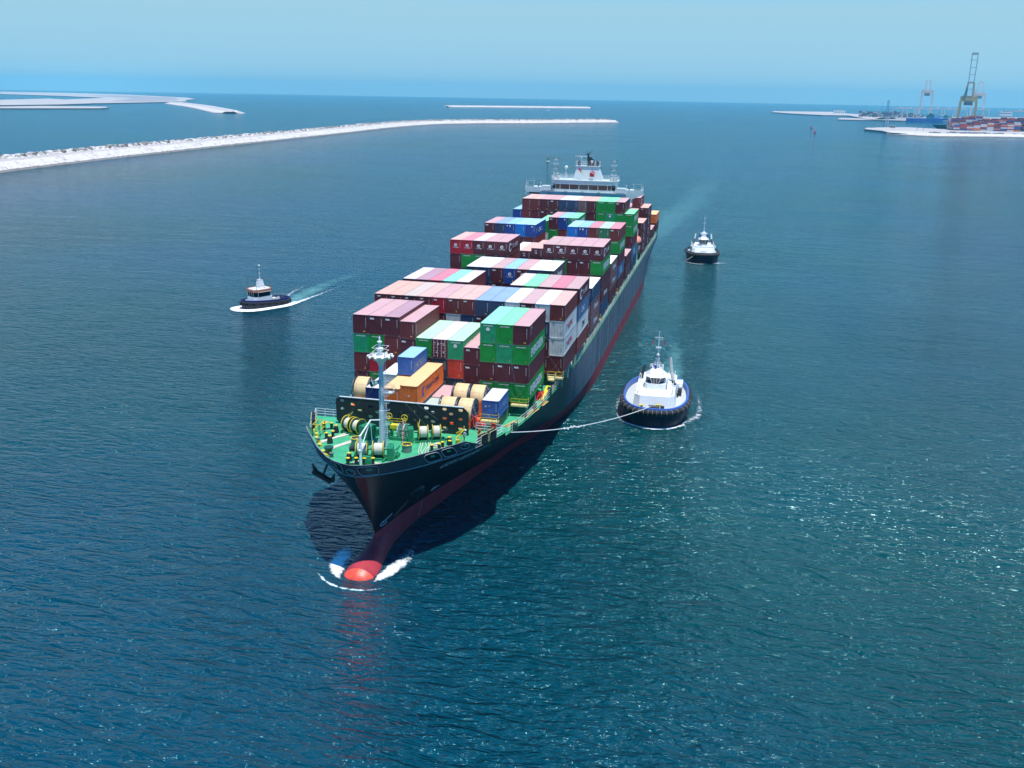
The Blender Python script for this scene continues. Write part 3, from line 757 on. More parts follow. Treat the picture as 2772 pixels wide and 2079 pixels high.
# ropes flaked on deck
def ropes(n_, a, b, wig, sp, ph=0):
    c = MB(); A_, B_ = Vector((*a, DZ+.06)), Vector((*b, DZ+.06)); d = (B_-A_); q = Vector((-d.y, d.x, 0)).normalized()
    for k in range(n_):
        c.tube([A_+d*t+q*(sp*(k-n_/2)+wig*math.sin(t*5+ph+k*.4)) for t in [i/14 for i in range(15)]], .055, 5)
    c.build('mooring_rope', ROPE, ship)
ropes(7, (-8.6, -24.9), (-6.1, -19.9), .18, .11); ropes(6, (-6.3, -26.2), (-4.4, -22.4), .04, .13)
ropes(2, (5.1, -25.2), (3.8, -21.2), .12, .3); ropes(2, (5.6, -25.0), (4.4, -20.8), .2, .35, 1); ropes(1, (6.0, -24.7), (4.9, -20.6), .1, .2)
c = MB()
for k in range(3): c.tube([(6.0+.35*t*k*.3+.35*math.sin(t*2.2+k), -20.9-.28*t+.15*k, DZ+.08) for t in [i*.5 for i in range(16)]], .06, 5)
for k in range(3): c.tube([(-1.5+.28*math.sin(t*1.7+k)+.15*k, -29.4-.11*t, DZ+.08) for t in [i*.6 for i in range(16)]], .055, 5)
for k in range(3): c.tube([(.75+.22*math.sin(t*1.7+k)+.35*k, -29.9+.08*t, DZ+.08) for t in [i*.6 for i in range(12)]], .055, 5)
c.build('mooring_rope', ROPE, ship)
#==SECTION_CARGO_DECK==
# ------------------------------------------------------------------ hatch coamings, stanchions, lashing platforms, side rails
BAYS = [(-14.2, 12.15), (0, 12.2), (15.68, 12.2), (29.9, 12.2), (45.84, 12.2), (59.83, 12.2), (74.0, 12.2), (88.6, 12.2), (104.6, 12.2), (118.6, 12.2), (147.0, 12.2), (161.3, 12.2), (178.5, 12.2), (195.4, 12.2)]
BASE = 12.75
for bi, (y0, ln) in enumerate(BAYS):
    hw = 8.5 if bi == 0 else 11.1 if bi == 1 else 13.4
    c = MB(); c.box(-hw, hw, y0+.5 if bi else y0-.0, y0+ln-.3, 10.79, BASE-.12); co = c.build('hatch_coaming', GREENDK, ship)
    c = MB(); xs = {0: (10.9, 8.8), 1: (13.4, 11.3)}.get(bi, (15.85, 13.75))
    for s_ in (1, -1):
        for yy in (y0+.15, y0+6.1, y0+ln-.15):
            for x in xs[:1]: c.box(s_*x-.13, s_*x+.13, yy-.13, yy+.13, 10.79, BASE-.05)
    c.build('stack_stanchion', paint('stanchion_pale_green', (.20, .33, .25), .5, .2, 3), ship)
    if bi in (0, 1, 2, 5, 7):
        c = MB(); p = MB()
        for s_ in (1, -1):
            a, b = (s_*xs[1]-.1*s_, s_*(xs[0]+.35)); x0, x1 = min(a, b), max(a, b)
            yy = y0 if bi else -8.15
            c.box(x0, x1, yy-1.0, yy-.08, BASE-.35, BASE-.15)
            p.rail([(x0+.05, yy-.95, BASE-.15), (x1-.05, yy-.95, BASE-.15), (x1-.05, yy-.15, BASE-.15)], 1.0, 2, 1.0, .035)
        q = c.build('lashing_platform', YELLP, ship); p.build('platform_rail', YELL, q)
# dark bulkhead under the first two stacks
c = MB(); c.box(-10.9, 10.9, -2.0, -.6, 10.79, 12.3); c.box(8.7, 10.9, -8.0, -2.1, 10.79, 12.3); c.box(-10.9, -8.7, -8.0, -2.1, 10.79, 12.3); c.build('cargo_bulkhead', GREENDK, ship)
# access ladder and lifebuoy at the break of the forecastle
c = MB()
for s_ in (0, .5): c.bar((10.45+s_, -9.2, 10.8), (10.45+s_, -9.2, 13.0), .03)
for k in range(8): c.bar((10.45, -9.2, 11+k*.27), (10.95, -9.2, 11+k*.27), .025)
c.build('access_ladder', YELL, ship)
c = MB(); c.tube([(12.1+.3*math.cos(a), -15.0, 14.2+.3*math.sin(a)) for a in [2*PI*k/16 for k in range(17)]], .09, 6, cap=False); c.lathe([(.22, -15.02), (.22, -14.98)], (12.1, 0, 14.2), 12, 'y'); c.build('lifebuoy', REDP, ship)
c = MB()
for s_ in (1, -1):
    c.box(s_*13.0-.45, s_*13.0+.45, -6.7, -5.9, 10.8, 11.6); c.box(s_*13.9-.3, s_*13.9+.3, 3.2, 3.9, 10.8, 11.7); c.box(s_*14.6-.35, s_*14.6+.35, 13.4, 14.4, 10.8, 12.5); c.box(s_*14.8-.3, s_*14.8+.3, 10.6, 11.4, 10.8, 12.1)
c.build('deck_locker', GREENDK, ship)
c = MB(); c.box(12.3, 13.1, 13.9, 15.0, 12.4, 12.6); c.box(14.1, 15.2, 12.9, 14.2, 12.55, 12.7); c.rail([(14.1, 12.9, 12.7), (15.2, 12.9, 12.7), (15.2, 14.2, 12.7)], .9, 2, .8, .04); c.build('service_platform', YELLP, ship)
c = MB(); c.box(-.35, .35, 0, 4.6, -.08, .08, Matrix.Translation((14.1, 7.6, 10.95)) @ Matrix.Rotation(-.08, 4, 'Z') @ Matrix.Rotation(.22, 4, 'X')); c.build('gangway', YELL, ship)
# side rails with pipes and vents: white lattice along the sheer
c = MB(); vv = MB()
for s_ in (1, -1):
    pts = []
    for y in [-8.5, -5, -2, 2, 6, 10, 14, 18]+[20+6*i for i in range(21)]+[150, 160, 170, 180, 190, 200, 210, 218]:
        x = (hull_x(y, 10.78) if y < 150 else aft_x(y, 10.78)); x = min(x, 16.1)-.12
        pts.append((s_*x, y, 10.8))
    c.rail(pts, 1.15, 3, 1.5, .03, .045)
    for y in [24+3.5*i for i in range(32)]:
        x = min(16.1, hull_x(y, 10.78))-.45
        vv.bar((s_*x, y, 10.8), (s_*x, y+.1, 11.9), .07); vv.bar((s_*x, y, 11.6), (s_*(x), y+1.6, 10.9), .05); vv.bar((s_*(x-.1), y+1.9, 10.9), (s_*(x-.1), y+3.2, 11.7), .05)
        if int(y) % 3 == 0: vv.lathe([(.1, 0), (.1, .7), (.24, .75), (.24, .95), (.05, 1.0)], (s_*(x-.25), y+.8, 10.8), 8)
    vv.tube([(s_*(min(16.1, hull_x(y, 10.78))-.7), y, 11.15) for y in range(22, 136, 6)], .09, 5)
c.build('side_rail', OFFW, ship); vv.build('deck_vents_and_pipes', paint('pale_green_white', (.55, .62, .52), .5, .15, 3), ship)
for s_ in (1,):
    c = MB(); 
    for k in range(2): c.tube([(s_*(15.9-.35*k), 66.5, 11.2), (s_*(15.9-.35*k), 79.5, 11.45)], .12, 6)
    c.build('accommodation_gangway', WHITE, ship)

#==SECTION_CONTAINERS==
# ------------------------------------------------------------------ containers
def cmat(key, rgb, fade=None):
    body = paint('container_'+key, rgb, .5, .16, .9, rust=.035, rustcol=(.14, .07, .05))
    return body
CB = {  # body base colours
 'M': ('maroon', (.105, .017, .023)), 'R': ('brown-red', (.165, .030, .028)), 'r': ('crimson', (.40, .012, .025)), 'V': ('vermilion', (.62, .060, .028)),
 'G': ('green', (.005, .27, .035)), 'g': ('teal green', (.012, .30, .12)), 'D': ('dull green', (.03, .17, .08)),
 'N': ('navy blue', (.030, .052, .115)), 'B': ('dark blue', (.014, .062, .27)), 'b': ('bright blue', (.006, .19, .56)), 'S': ('steel blue', (.075, .14, .26)),
 'W': ('white', (.60, .61, .59)), 'O': ('orange', (.80, .17, .025)), 'F': ('dusty mauve', (.175, .085, .095)), 'K': ('slate grey', (.055, .062, .075)),
 'X': ('faded blue', (.045, .15, .42)), 'P': ('dusty pink', (.30, .14, .15)), 'Y': ('grey-green', (.33, .37, .34))}
CR = {  # roofs: sun-faded dusty paint, with overhead glare and overexposure put into the colour
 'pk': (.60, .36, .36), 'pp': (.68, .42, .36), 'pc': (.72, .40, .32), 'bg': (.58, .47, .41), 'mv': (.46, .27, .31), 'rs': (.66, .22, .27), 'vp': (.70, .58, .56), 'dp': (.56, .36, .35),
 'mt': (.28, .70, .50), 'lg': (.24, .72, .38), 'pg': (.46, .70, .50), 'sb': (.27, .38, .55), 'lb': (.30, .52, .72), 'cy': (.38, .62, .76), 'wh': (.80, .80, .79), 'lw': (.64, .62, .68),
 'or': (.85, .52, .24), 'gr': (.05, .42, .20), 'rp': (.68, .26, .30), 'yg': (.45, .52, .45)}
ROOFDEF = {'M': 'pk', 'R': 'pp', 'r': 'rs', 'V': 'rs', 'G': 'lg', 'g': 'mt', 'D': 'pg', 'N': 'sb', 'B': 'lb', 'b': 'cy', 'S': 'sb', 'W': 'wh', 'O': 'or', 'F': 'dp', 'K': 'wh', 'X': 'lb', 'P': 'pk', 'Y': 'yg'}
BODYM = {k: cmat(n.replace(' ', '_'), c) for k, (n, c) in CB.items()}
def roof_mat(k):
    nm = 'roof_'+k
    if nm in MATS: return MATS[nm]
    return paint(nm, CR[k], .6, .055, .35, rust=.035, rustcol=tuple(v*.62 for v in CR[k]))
FRAME_DARK = paint('container_gap', (.02, .018, .018), .8, .2)
MESH = {}
def wall_corr(mb, p0, du, dn, length, z0, z1, n, depth):
    """trapezoid corrugated wall from p0 along du, recessed along dn"""
    pitch = length/n; p0 = Vector(p0); xs = []
    for i in range(n):
        xs += [(i*pitch+pitch*.06, 0), (i*pitch+pitch*.34, 0), (i*pitch+pitch*.50, depth), (i*pitch+pitch*.86, depth)]
    xs = [(0, depth)]+xs+[(length, depth)]
    mb.grid([[p0+du*u+dn*d+Vector((0, 0, z)) for u, d in xs] for z in (z0, z1)])
def body_mesh(L_, H, door=False):
    key = ('b', L_, H, door)
    if key in MESH: return MESH[key]
    m = MB(); w_ = 1.219; Y1 = L_
    t = .11
    # frame: corner posts, rails
    for x in (-w_, w_-t):
        for y in (0, Y1-t): m.box(x, x+t, y, y+t, 0, H)
    for x in (-w_, w_-.07):
        m.box(x, x+.07, t, Y1-t, 0, .13); m.box(x, x+.07, t, Y1-t, H-.09, H-.012)
    for y in (0, Y1-.07):
        m.box(-w_+t, w_-t, y, y+.07, 0, .14); m.box(-w_+t, w_-t, y, y+.07, H-.12, H-.012)
    for s_ in (-1, 1):
        x = s_*(w_-.012)
        wall_corr(m, (x, t, 0), Vector((0, 1, 0)), Vector((-s_, 0, 0)), Y1-2*t, .13, H-.09, max(8, int(L_/12.2*38)), .036)
    if not door: wall_corr(m, (-w_+t, .012, 0), Vector((1, 0, 0)), Vector((0, 1, 0)), 2*w_-2*t, .14, H-.12, 9, .05)
    else:
        m.box(-w_+t, -.01, .02, .06, .14, H-.12); m.box(.01, w_-t, .02, .06, .14, H-.12)
    wall_corr(m, (w_-t, Y1-.012, 0), Vector((-1, 0, 0)), Vector((0, -1, 0)), 2*w_-2*t, .14, H-.12, 9, .05)
    # dark floor and under-cavity
    m.poly([(-w_+.03, .05, .1), (w_-.03, .05, .1), (w_-.03, Y1-.05, .1), (-w_+.03, Y1-.05, .1)])
    # corner castings
    m.mat(1)
    for x in (-w_-.004, w_-.156):
        for y in (-.004, Y1-.156):
            for z in (-.0, H-.115): m.box(x, x+.16, y, y+.16, z, z+.118)
    MESH[key] = m.mesh('container_body', [BODYM['M'], STEEL]); return MESH[key]
def roof_mesh(L_, H):
    key = ('r', L_, H)
    if key in MESH: return MESH[key]
    m = MB(); w_ = 1.185; n = max(10, int(L_*2.4)); xs = []
    for i in range(n):
        y = .16+(L_-.32)*i/n; p = (L_-.32)/n; xs += [(y, 0), (y+p*.4, 0), (y+p*.5, .018), (y+p*.9, .018)]
    m.grid([[(x, y, H-.028+d) for y, d in xs] for x in (-w_+.08, w_-.08)])
    m.poly([(-w_-.03, .0, H-.008), (w_+.03, 0, H-.008), (w_+.03, .17, H-.008), (-w_-.03, .17, H-.008)])
    m.poly([(-w_-.03, L_-.17, H-.008), (w_+.03, L_-.17, H-.008), (w_+.03, L_, H-.008), (-w_-.03, L_, H-.008)])
    for s_ in (-1, 1):
        a, b = s_*(w_-.09), s_*(w_+.03); m.poly([(a, .17, H-.008), (b, .17, H-.008), (b, L_-.17, H-.008), (a, L_-.17, H-.008)])
    MESH[key] = m.mesh('container_roof', [MATS['container_maroon']]); return MESH[key]
MW = paint('marking_white', (.74, .74, .72), .6, .12, 4)
MY_ = paint('marking_amber', (.62, .36, .06), .6, .2, 4)
MD = paint('marking_dark', (.02, .03, .05), .6, .2, 4)
MRED = paint('marking_red', (.60, .03, .05), .6, .1, 4)
MBLU = paint('marking_blue', (.05, .05, .38), .6, .1, 4)
MGR = paint('marking_green', (.01, .22, .06), .6, .1, 4)
def disc(m, pl, cx, cz, r, n=20): m.poly([pl(cx+r*math.cos(2*PI*i/n), cz+r*math.sin(2*PI*i/n)) for i in range(n)])
def front_mark(kind, H, var=0):
    key = ('f', kind, H, var)
    if key in MESH: return MESH[key]
    m = MB(); P = lambda u, v, e=.0: (u, -.006-e, v)
    q = lambda u0, u1, v0, v1, e=0.: m.poly([P(u0, v0, e), P(u1, v0, e), P(u1, v1, e), P(u0, v1, e)])
    m.mat(0)
    if kind not in ('ever', 'star', 'none', 'ts', 'reefer', 'door', 'hap'):
        for i in range(11): q(.80, .86, H-.5-i*.115, H-.42-i*.115)
        if var == 1: q(.80, .86, H-1.9, H-1.78)
    if kind in ('ever', 'star'):
        put_text(m, 'EVERGREEN', lambda u, v: P(-.72+u, H-.42+v), .17, 1.45, .03)
        m.mat(1); disc(m, P, .82, .42, .08, 8); m.mat(0)
    if kind == 'star':
        disc(m, P, 0 if var == 0 else -.05, H-.85, .27); m.mat(5); disc(m, lambda u, v: P(u, v, .004), 0 if var == 0 else -.05, H-.85, .06, 8); m.mat(0)
    if kind in ('tex', 'texts'):
        put_text(m, 'tex', lambda u, v: P((-.98 if kind == 'tex' else -.98)+u, H-.62+v), .33, .72, .06)
    if kind in ('ts', 'texts'):
        cz = H-1.12
        k = 22; out = [P(.02+.36*math.cos(a), cz+.33*math.sin(a)) for a in [.55+5.3*i/k for i in range(k+1)]]
        inn = [P(.09+.21*math.cos(a), cz-.02+.20*math.sin(a)) for a in [.55+5.3*i/k for i in range(k+1)]]
        m.grid([out, inn]); put_text(m, 'TS', lambda u, v: P(-.10+u, cz-.15+v, .003), .28, .44, .04, .2)
        put_text(m, 'T.S. LINES', lambda u, v: P(-.62+u, H-1.72+v), .19, 1.28, .03)
        if var != 2: 
            for i in range(9): q(.92, .97, H-.5-i*.13, H-.41-i*.13)
    if kind == 'caps': put_text(m, 'caps', lambda u, v: P(-.75+u, H-.55+v), .26, .62, .06)
    if kind == 'box': q(-.85, -.3, H-.56, H-.32); m.mat(4); put_text(m, 'CAXU', lambda u, v: P(-.80+u, H-.5+v, .004), .12, .45, .02); m.mat(0)
    if kind == 'cma': q(-.8, -.55, H-.62, H-.34); q(-.2, .2, H-.62, H-.34); disc(m, P, 0, H-.85, .07, 8)
    if kind == 'one': q(.15, .5, H-.62, H-.35)
    if kind == '45': put_text(m, '45', lambda u, v: P(-.4+u, H-1.15+v), .34, .36, .03); put_text(m, 'UNIT', lambda u, v: P(-.55+u, H-.62+v), .15, .6, .03)
    if kind == 'cross':
        m.mat(4); q(-.62, -.56, H-.75, H-.3); q(-.8, -.38, H-.42, H-.36); q(-.75, -.43, H-.7, H-.66)
        for i in range(4): q(.65, .71, .6+i*.14, .69+i*.14)
        m.mat(0)
    if kind == 'wh': q(-.8, -.55, H-.95, H-.8)
    if kind == 'hap': disc(m, P, .0, 1.45, .12, 10); m.mat(1); disc(m, P, -.25, 1.9, .06, 8)
    if kind == 'door':
        for x in (-.86, -.3, .3, .86):
            m.mat(0); q(x-.025, x+.025, .12, H-.12, .06)
        m.mat(3)
        for z in (.35, .8, 1.15, 1.6, 2.0): 
            for a, b in ((-1.05, -.1), (.1, 1.05)): q(a, b, z-.03, z+.03, .02)
        m.mat(0)
        for x, z, a, b in ((-.75, H-.55, .3, .08), (-.2, H-.7, .22, .2), (.45, H-.6, .7, .05), (.62, H-.8, .25, .1), (-.45, .9, .16, .16), (.62, .95, .16, .2)): q(x-a/2, x+a/2, z-b/2, z+b/2, .03)
    if var == 0 and kind in ('plain', 'caps', 'box'):
        m.mat(1); q(.42, .66, .32, .56)
    if var == 1 and kind in ('plain', 'tex', 'texts'):
        m.mat(1); q(.38, .74, .28, .44)
    if kind == 'ts' and var == 0: m.mat(1); q(.5, .72, .35, .72)
    if kind == 'hapx': pass
    MESH[key] = m.mesh('front_marking', [MW, MY_, MRED, paint('bar_pale_red', (.45, .20, .20)), MD, MGR]) if m.f else None
    return MESH[key]
def side_mark(kind, L_, H):
    key = ('s', kind, L_, H)
    if key in MESH: return MESH[key]
    m = MB(); P = lambda u, v, e=0.: (1.2255+e, u, v)
    q = lambda u0, u1, v0, v1, e=0.: m.poly([P(u0, v0, e), P(u1, v0, e), P(u1, v1, e), P(u0, v1, e)])
    if kind == 'ever':
        m.mat(0); put_text(m, 'EVERGREEN', lambda u, v: P(1.5+u, .72+v), H*.48, 8.9, .045)
    elif kind == 'flo': m.mat(0); put_text(m, 'Florens', lambda u, v: P(3.9+u, .85+v), 1.15, 5.2, .03, .2)
    elif kind == 'zim': m.mat(4); put_text(m, 'ZIM', lambda u, v: P(4.6+u, .85+v), 1.0, 3.0, .03)
    elif kind == 'red':
        m.mat(4); q(2.0, 2.25, .75, 1.95); q(2.0, 2.7, 1.75, 1.95); m.mat(2); put_text(m, 'NEYIK', lambda u, v: P(3.1+u, .95+v), .9, 5.0, .03); m.mat(4); q(8.3, 8.7, 1.9, 2.1)
    elif kind == 'ts':
        m.mat(0); k = 22
        m.grid([[P(2.5+1.25*math.cos(a), H*.5+.95*math.sin(a)) for a in [.5+5.4*i/k for i in range(k+1)]], [P(2.75+.7*math.cos(a), H*.5+.55*math.sin(a)) for a in [.5+5.4*i/k for i in range(k+1)]]])
        put_text(m, 'T.S. LINES', lambda u, v: P(4.4+u, H*.5-.4+v), .85, 5.2, .02)
    elif kind == 'hap':
        m.mat(3); put_text(m, 'K', lambda u, v: P(2.1+u, .75+v), 1.45, 1.2, .05, .3); m.mat(4); put_text(m, 'Hapag-Lloyd', lambda u, v: P(3.9+u, .95+v), 1.05, 6.0, .02)
    elif kind == 'sq': m.mat(5); q(4.6, 6.6, .55, 2.2); m.mat(0); q(5.0, 6.2, .8, 1.0, .004); q(5.0, 5.25, 1.0, 1.9, .004); q(5.95, 6.2, 1.0, 1.9, .004)
    elif kind == 'cnc': m.mat(0); put_text(m, 'CNC', lambda u, v: P(3.6+u, .8+v), 1.05, 3.6, .03, .2); q(7.6, 8.6, .9, 1.0); q(1.2, 1.45, .9, 2.0)
    elif kind == 'sml': m.mat(0); put_text(m, 'CAI', lambda u, v: P(1.0+u, H-.65+v), .35, .9, .03); [q(1.0, 1.18, H-.8-i*.16, H-.7-i*.16) for i in range(6)]
    elif kind == 'vert':
        m.mat(0)
        for i in range(9): q(.42, .52, H-.55-i*.17, H-.43-i*.17)
    elif kind == 'tsl':
        m.mat(0); k = 14; m.grid([[P(4+1.1*math.cos(a), H*.5+.9*math.sin(a)) for a in [.5+5.4*i/k for i in range(k+1)]], [P(4.2+.6*math.cos(a), H*.5+.5*math.sin(a)) for a in [.5+5.4*i/k for i in range(k+1)]]])
    elif kind == 'faint': m.mat(6); put_text(m, 'HAMBURG', lambda u, v: P(.7+u, .8+v), 1.0, 4.6, .03)
    MESH[key] = m.mesh('side_marking', [MW, MY_, MRED, MBLU, paint('marking_navy', (.03, .04, .12)), paint('marking_pale_blue', (.35, .55, .75)), paint('marking_faded_blue', (.16, .27, .50))]) if m.f else None
    return MESH[key]
GROUP_C = 'containers stacked on the ship'
ORD = ['leftmost', 'second from left', 'third from left', 'fourth from left', 'fifth from left', 'sixth from left', 'seventh from left', 'sixth from right', 'fifth from right', 'fourth from right', 'third from right', 'second from right', 'rightmost']
ORD11 = ORD[:6]+ORD[8:]
TIER = ['top tier', 'second tier down', 'third tier down', 'fourth tier down', 'fifth tier down']
BNAME = {0: 'short front row by wave breaker', 1: 'first full row', 2: 'second row', 3: 'third row', 4: 'fourth row', 5: 'fifth row', 6: 'sixth row', 7: 'seventh row', 8: 'eighth row', 9: 'last row before bridge', 10: 'row just behind bridge', 11: 'second row behind bridge', 12: 'third row behind bridge', 13: 'sternmost row'}
MARKW = {'tex': ' with white lettering', 'ts': ' with round white logo', 'texts': ' with logo and lettering', 'ever': '', 'star': ' with round white disc', 'caps': ' with small white emblem', 'box': ' with white label', 'door': ' with door bars', '45': ' marked 45', 'cma': ' with square labels', 'one': ' with square label', 'cross': ' with dark emblem', 'hap': ' with dark side lettering'}
NCONT = 0
def container(col, x, y, z, L_=12.192, H=2.896, fm='plain', sm=None, roof=None, var=None, label=None, bodym=None):
    global NCONT; NCONT += 1
    var = NCONT % 3 if var is None else var
    r = empty('shipping_container', (x, y, z)); tag(r, label, 'container', GROUP_C)
    def part(name, me, mat=None):
        o = link(name, me, r)
        if mat:
            o.material_slots[0].link = 'OBJECT'; o.material_slots[0].material = mat
        return o
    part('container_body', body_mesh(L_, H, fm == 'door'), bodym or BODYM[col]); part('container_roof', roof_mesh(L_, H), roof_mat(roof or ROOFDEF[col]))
    f_ = front_mark(fm, H, var)
    if f_: part('front_marking', f_)
    if sm:
        s_ = side_mark(sm, L_, H)
        if s_: part('side_marking', s_)
    return r
FILL = []
def parse(tok):
    """colour[:mark][/side][*roof][s] -> dict ; trailing s = 8'6" box"""
    H = 2.896
    if tok.endswith('~'): H = 2.591; tok = tok[:-1]
    roof = sm = None; fm = 'plain'
    if '*' in tok: tok, roof = tok.split('*')
    if '/' in tok: tok, sm = tok.split('/')
    if ':' in tok: tok, fm = tok.split(':')
    if tok[0] in 'Gg' and fm == 'plain': fm = 'ever'
    return tok, fm, sm, roof, H
def bay(bi, n, tops, rows):
    y0 = BAYS[bi][0]; half = n/2
    for i, (zt, toks) in enumerate(zip(tops, rows)):
        x = (-half+i+.5)*2.475; z = zt
        for k, tok in enumerate(toks.split()):
            c_, fm, sm, roof, H = parse(tok); z0 = z-H
            nm = CB[c_][0]; o_ = (ORD11 if n == 11 else ORD)[i]
            lab = f"{nm} container{MARKW.get(fm, '')}, {o_}, {TIER[k]}, {BNAME[bi]}"
            ws = lab.split()
            if len(ws) > 16: lab = f"{nm} container, {o_}, {TIER[k]}, {BNAME[bi]}"
            container(c_, x, y0, z0, 12.192, H, fm, sm, roof, label=lab); z = z0-.02
        if z-BASE > 1.5: FILL.append((x, y0, y0+12.1, BASE, z-.02))
        elif z-BASE > .05: pass
T = 24.42
bay(1, 11, [T, T, T, 23.85, 21.5, 21.5, 21.5, 20.6, T, T, T], [
 'M*pk g R M', 'M:tex*pk G r G', 'M:tex*mv R R M', 'R/vert*pk~ M:tex M~ M', 'G*pg M M', 'M:door*vp K K', 'g:star/ever*pg V K', 'M:box*pk~ M:tex~ M~',
 'g:star*mt G M G', 'G*lg g M:tex G', 'M/sml*pk G/ever M:tex/vert G/ever'])
bay(2, 13, [T]*13, ['R:caps*pc~ R', 'R:caps*pc~ M', 'M:box*bg~ M', 'R:caps*pp~ M', 'r:box*pk~ M', 'R:caps*pp~ W', 'R:caps*pp~ N', 'N*sb~ M:tex', 'N*sb~ N',
 'W*wh~ M', 'M:tex*dp~ M', 'W:cross*wh N M M', 'R/vert*pp~ W:cross/red W:cross/red M/vert'])
bay(3, 13, [T]*5+[21.5]*3+[T]*5, ['M*vp M', 'M*mv M', 'r*rs R', 'g*mt G', 'M*vp M', 'M M', 'R M', 'M R', 'M*vp M', 'G*lg M', 'M*dp M', 'r*rs M', 'M:ts/ts*dp S/cnc W:cross/zim R/vert'])
bay(4, 13, [21.5]*3+[T]*7+[18.6, 18.6, 21.5], ['M M', 'N M', 'M M', 'K*wh M', 'N*wh N', 'M:tex*dp M:tex', 'B:ts*lb M', 'M:texts*pk M', 'N*wh M', 'K/flo*wh M', 'M', 'R', 'N/sml*wh F/flo F/flo'])
U = 27.33
bay(5, 13, [U]*5+[21.5, 25.75, 26.4]+[U]*5, ['r:ts*pp M r', 'r:ts*rp G M', 'M:ts*vp G M', 'M:ts*pk M M', 'M:ts/ts*pk M/vert M', 'M M', 'M:45*pp~ M', 'M:45*pp~ M', 'M:ts*dp M M', 'M:texts*dp G M',
 'M:ts*pk M:tex M', 'M:ts*pk M:tex M', 'M:ts/ts*pk G/ever M/vert M/flo N'])
bay(6, 13, [21.5]*4+[23.6, 21.5]+[21.5]*6+[21.6], ['M M', 'M M', 'R M', 'M M', 'W*wh M', 'M', 'M', 'M', 'M', 'M', 'G', 'M', 'F/flo*wh F/flo M/vert'])
bay(7, 13, [U]*5+[18.6]*3+[U]*5, ['M:tex*pk M M', 'N*sb R M', 'B:cma*lb M M', 'b*cy M M', 'B:one/cnc*cy R/vert M', 'M', 'M', 'M', 'b*cy M M', 'B:cma*lb M M', 'R*rp M M', 'D:wh*pg M M', 'R:tex/vert*rp G/ever M/vert S/sq M/vert'])
bay(8, 13, [21.5]*4+[26.4]+[U]*3+[18.6]*5, ['M', 'M', 'M', 'M', 'G W M', 'M:tex*pk G M', 'B:one*lb R M', 'g:star/ever*lg G M', 'M', 'M', 'M', 'M', 'M'])
V_ = 30.24
bay(9, 13, [U]+[V_]*11+[U], ['B*lb B M', 'R*pp R M', 'R*pp M M', 'M*pk M:tex M', 'M:tex*pk M:tex M', 'N*lw K M', 'N*lw K M', 'F*pp K M', 'M*pp M M', 'G*lg G M', 'G*lg g:star M', 'M:tex*dp G G', 'G/ever*lg G/ever M/vert S:one/sq N/sml'])
bay(10, 13, [21.5]*11+[24.4, 21.6], ['M']*11+['r*rp M', 'M/tsl*pp M/tsl M/tsl'])
bay(11, 13, [24.4]*11+[27.3, 24.4], ['M']*11+['R/tsl*pk M', 'M:box/tsl*pp M/tsl M/tsl M/tsl'])
bay(12, 13, [21.5]*12+[15.7], ['M']*13)
bay(13, 13, [18.6]*12+[18.6], ['M']*12+['O/tsl*or M/vert'])
# front cargo row: twenty-foot slots and one long orange box
def c0(col, row, y, z, L_, H, fm, sm, roof, lab, **k):
    return container(col, (row-5)*2.475, y, z, L_, H, fm, sm, roof, label=lab, **k)
ya, yf = -8.12, -14.22
ABRB = paint('container_scuffed_blue', (.045, .135, .40), .55, .3, 1.6, rust=.11, rustcol=(.30, .36, .42))
ABRB2 = paint('container_scraped_blue', (.040, .13, .40), .5, .2, 1.2, rust=.06, rustcol=(.05, .06, .08))
c0('O', 5, yf, 15.55, 12.192, 2.896, 'hap', 'hap', 'or', 'long orange container with dark lettering on its side, in the short front row'); c0('K', 5, yf, BASE, 12.192, 2.75, 'plain', None, None, 'slate container underneath the long orange one')
c0('X', 4, ya, 18.1, 6.058, 2.591, 'plain', 'faint', 'lb', 'scuffed light blue short container standing beside the long orange one', bodym=ABRB2); c0('M', 4, ya, 15.4, 6.058, 2.68, 'plain', None, 'pk', 'dark container directly under the scuffed blue short container'); c0('M', 4, ya, BASE, 6.058, 2.591, 'plain', None, 'pk', 'lowest short container beneath the scuffed blue one')
c0('O', 4, yf, 15.3, 6.058, 2.591, 'wh', None, 'or', 'short orange container left of the long orange one, beside the foremast'); c0('R', 4, yf, BASE, 6.058, 2.5, 'plain', None, None, 'brown-red short container beneath the short orange one')
c0('W', 3, ya, 15.4, 6.058, 2.591, 'cross', None, 'wh', 'white short container with bare white roof behind the foremast'); c0('W', 3, ya, BASE, 6.058, 2.591, 'cross', None, 'wh', 'white short container below the other white one, behind the foremast')
c0('B', 2, ya, 12.95, 6.058, 2.80, 'plain', None, 'lw', 'navy short container with pale roof beside the left cable reel', bodym=paint('container_deep_navy', (.012, .022, .15), .5, .15))
c0('P', 6, ya, BASE, 6.058, 2.44, 'plain', None, 'pk', 'short container with plain pink roof between orange container and cable reels'); c0('Y', 6, yf, BASE, 6.058, 2.35, 'plain', None, 'yg', 'low container with grey-green roof just behind the wave breaker')
c0('X', 9, ya, BASE, 6.058, 2.6, 'wh', 'faint', 'lw', 'worn blue short container with white roof right of the cable reels', bodym=ABRB)
# the part of the cargo nobody can see or count: inner and lower boxes
fm_ = MB()
for i, (x, a, b, z0, z1) in enumerate(FILL):
    n = max(1, round((z1-z0)/2.9)); h = (z1-z0)/n
    for k in range(n): fm_.mat((i*3+k*5) % 3).box(x-1.2, x+1.2, a+.05, b, z0+k*h, z0+(k+1)*h-.05)
o = fm_.build('stacked_containers', [BODYM['M'], BODYM['R'], BODYM['N']]); tag(o, 'inner and lower containers packed deep inside the deck stacks', 'containers', None, 'stuff')
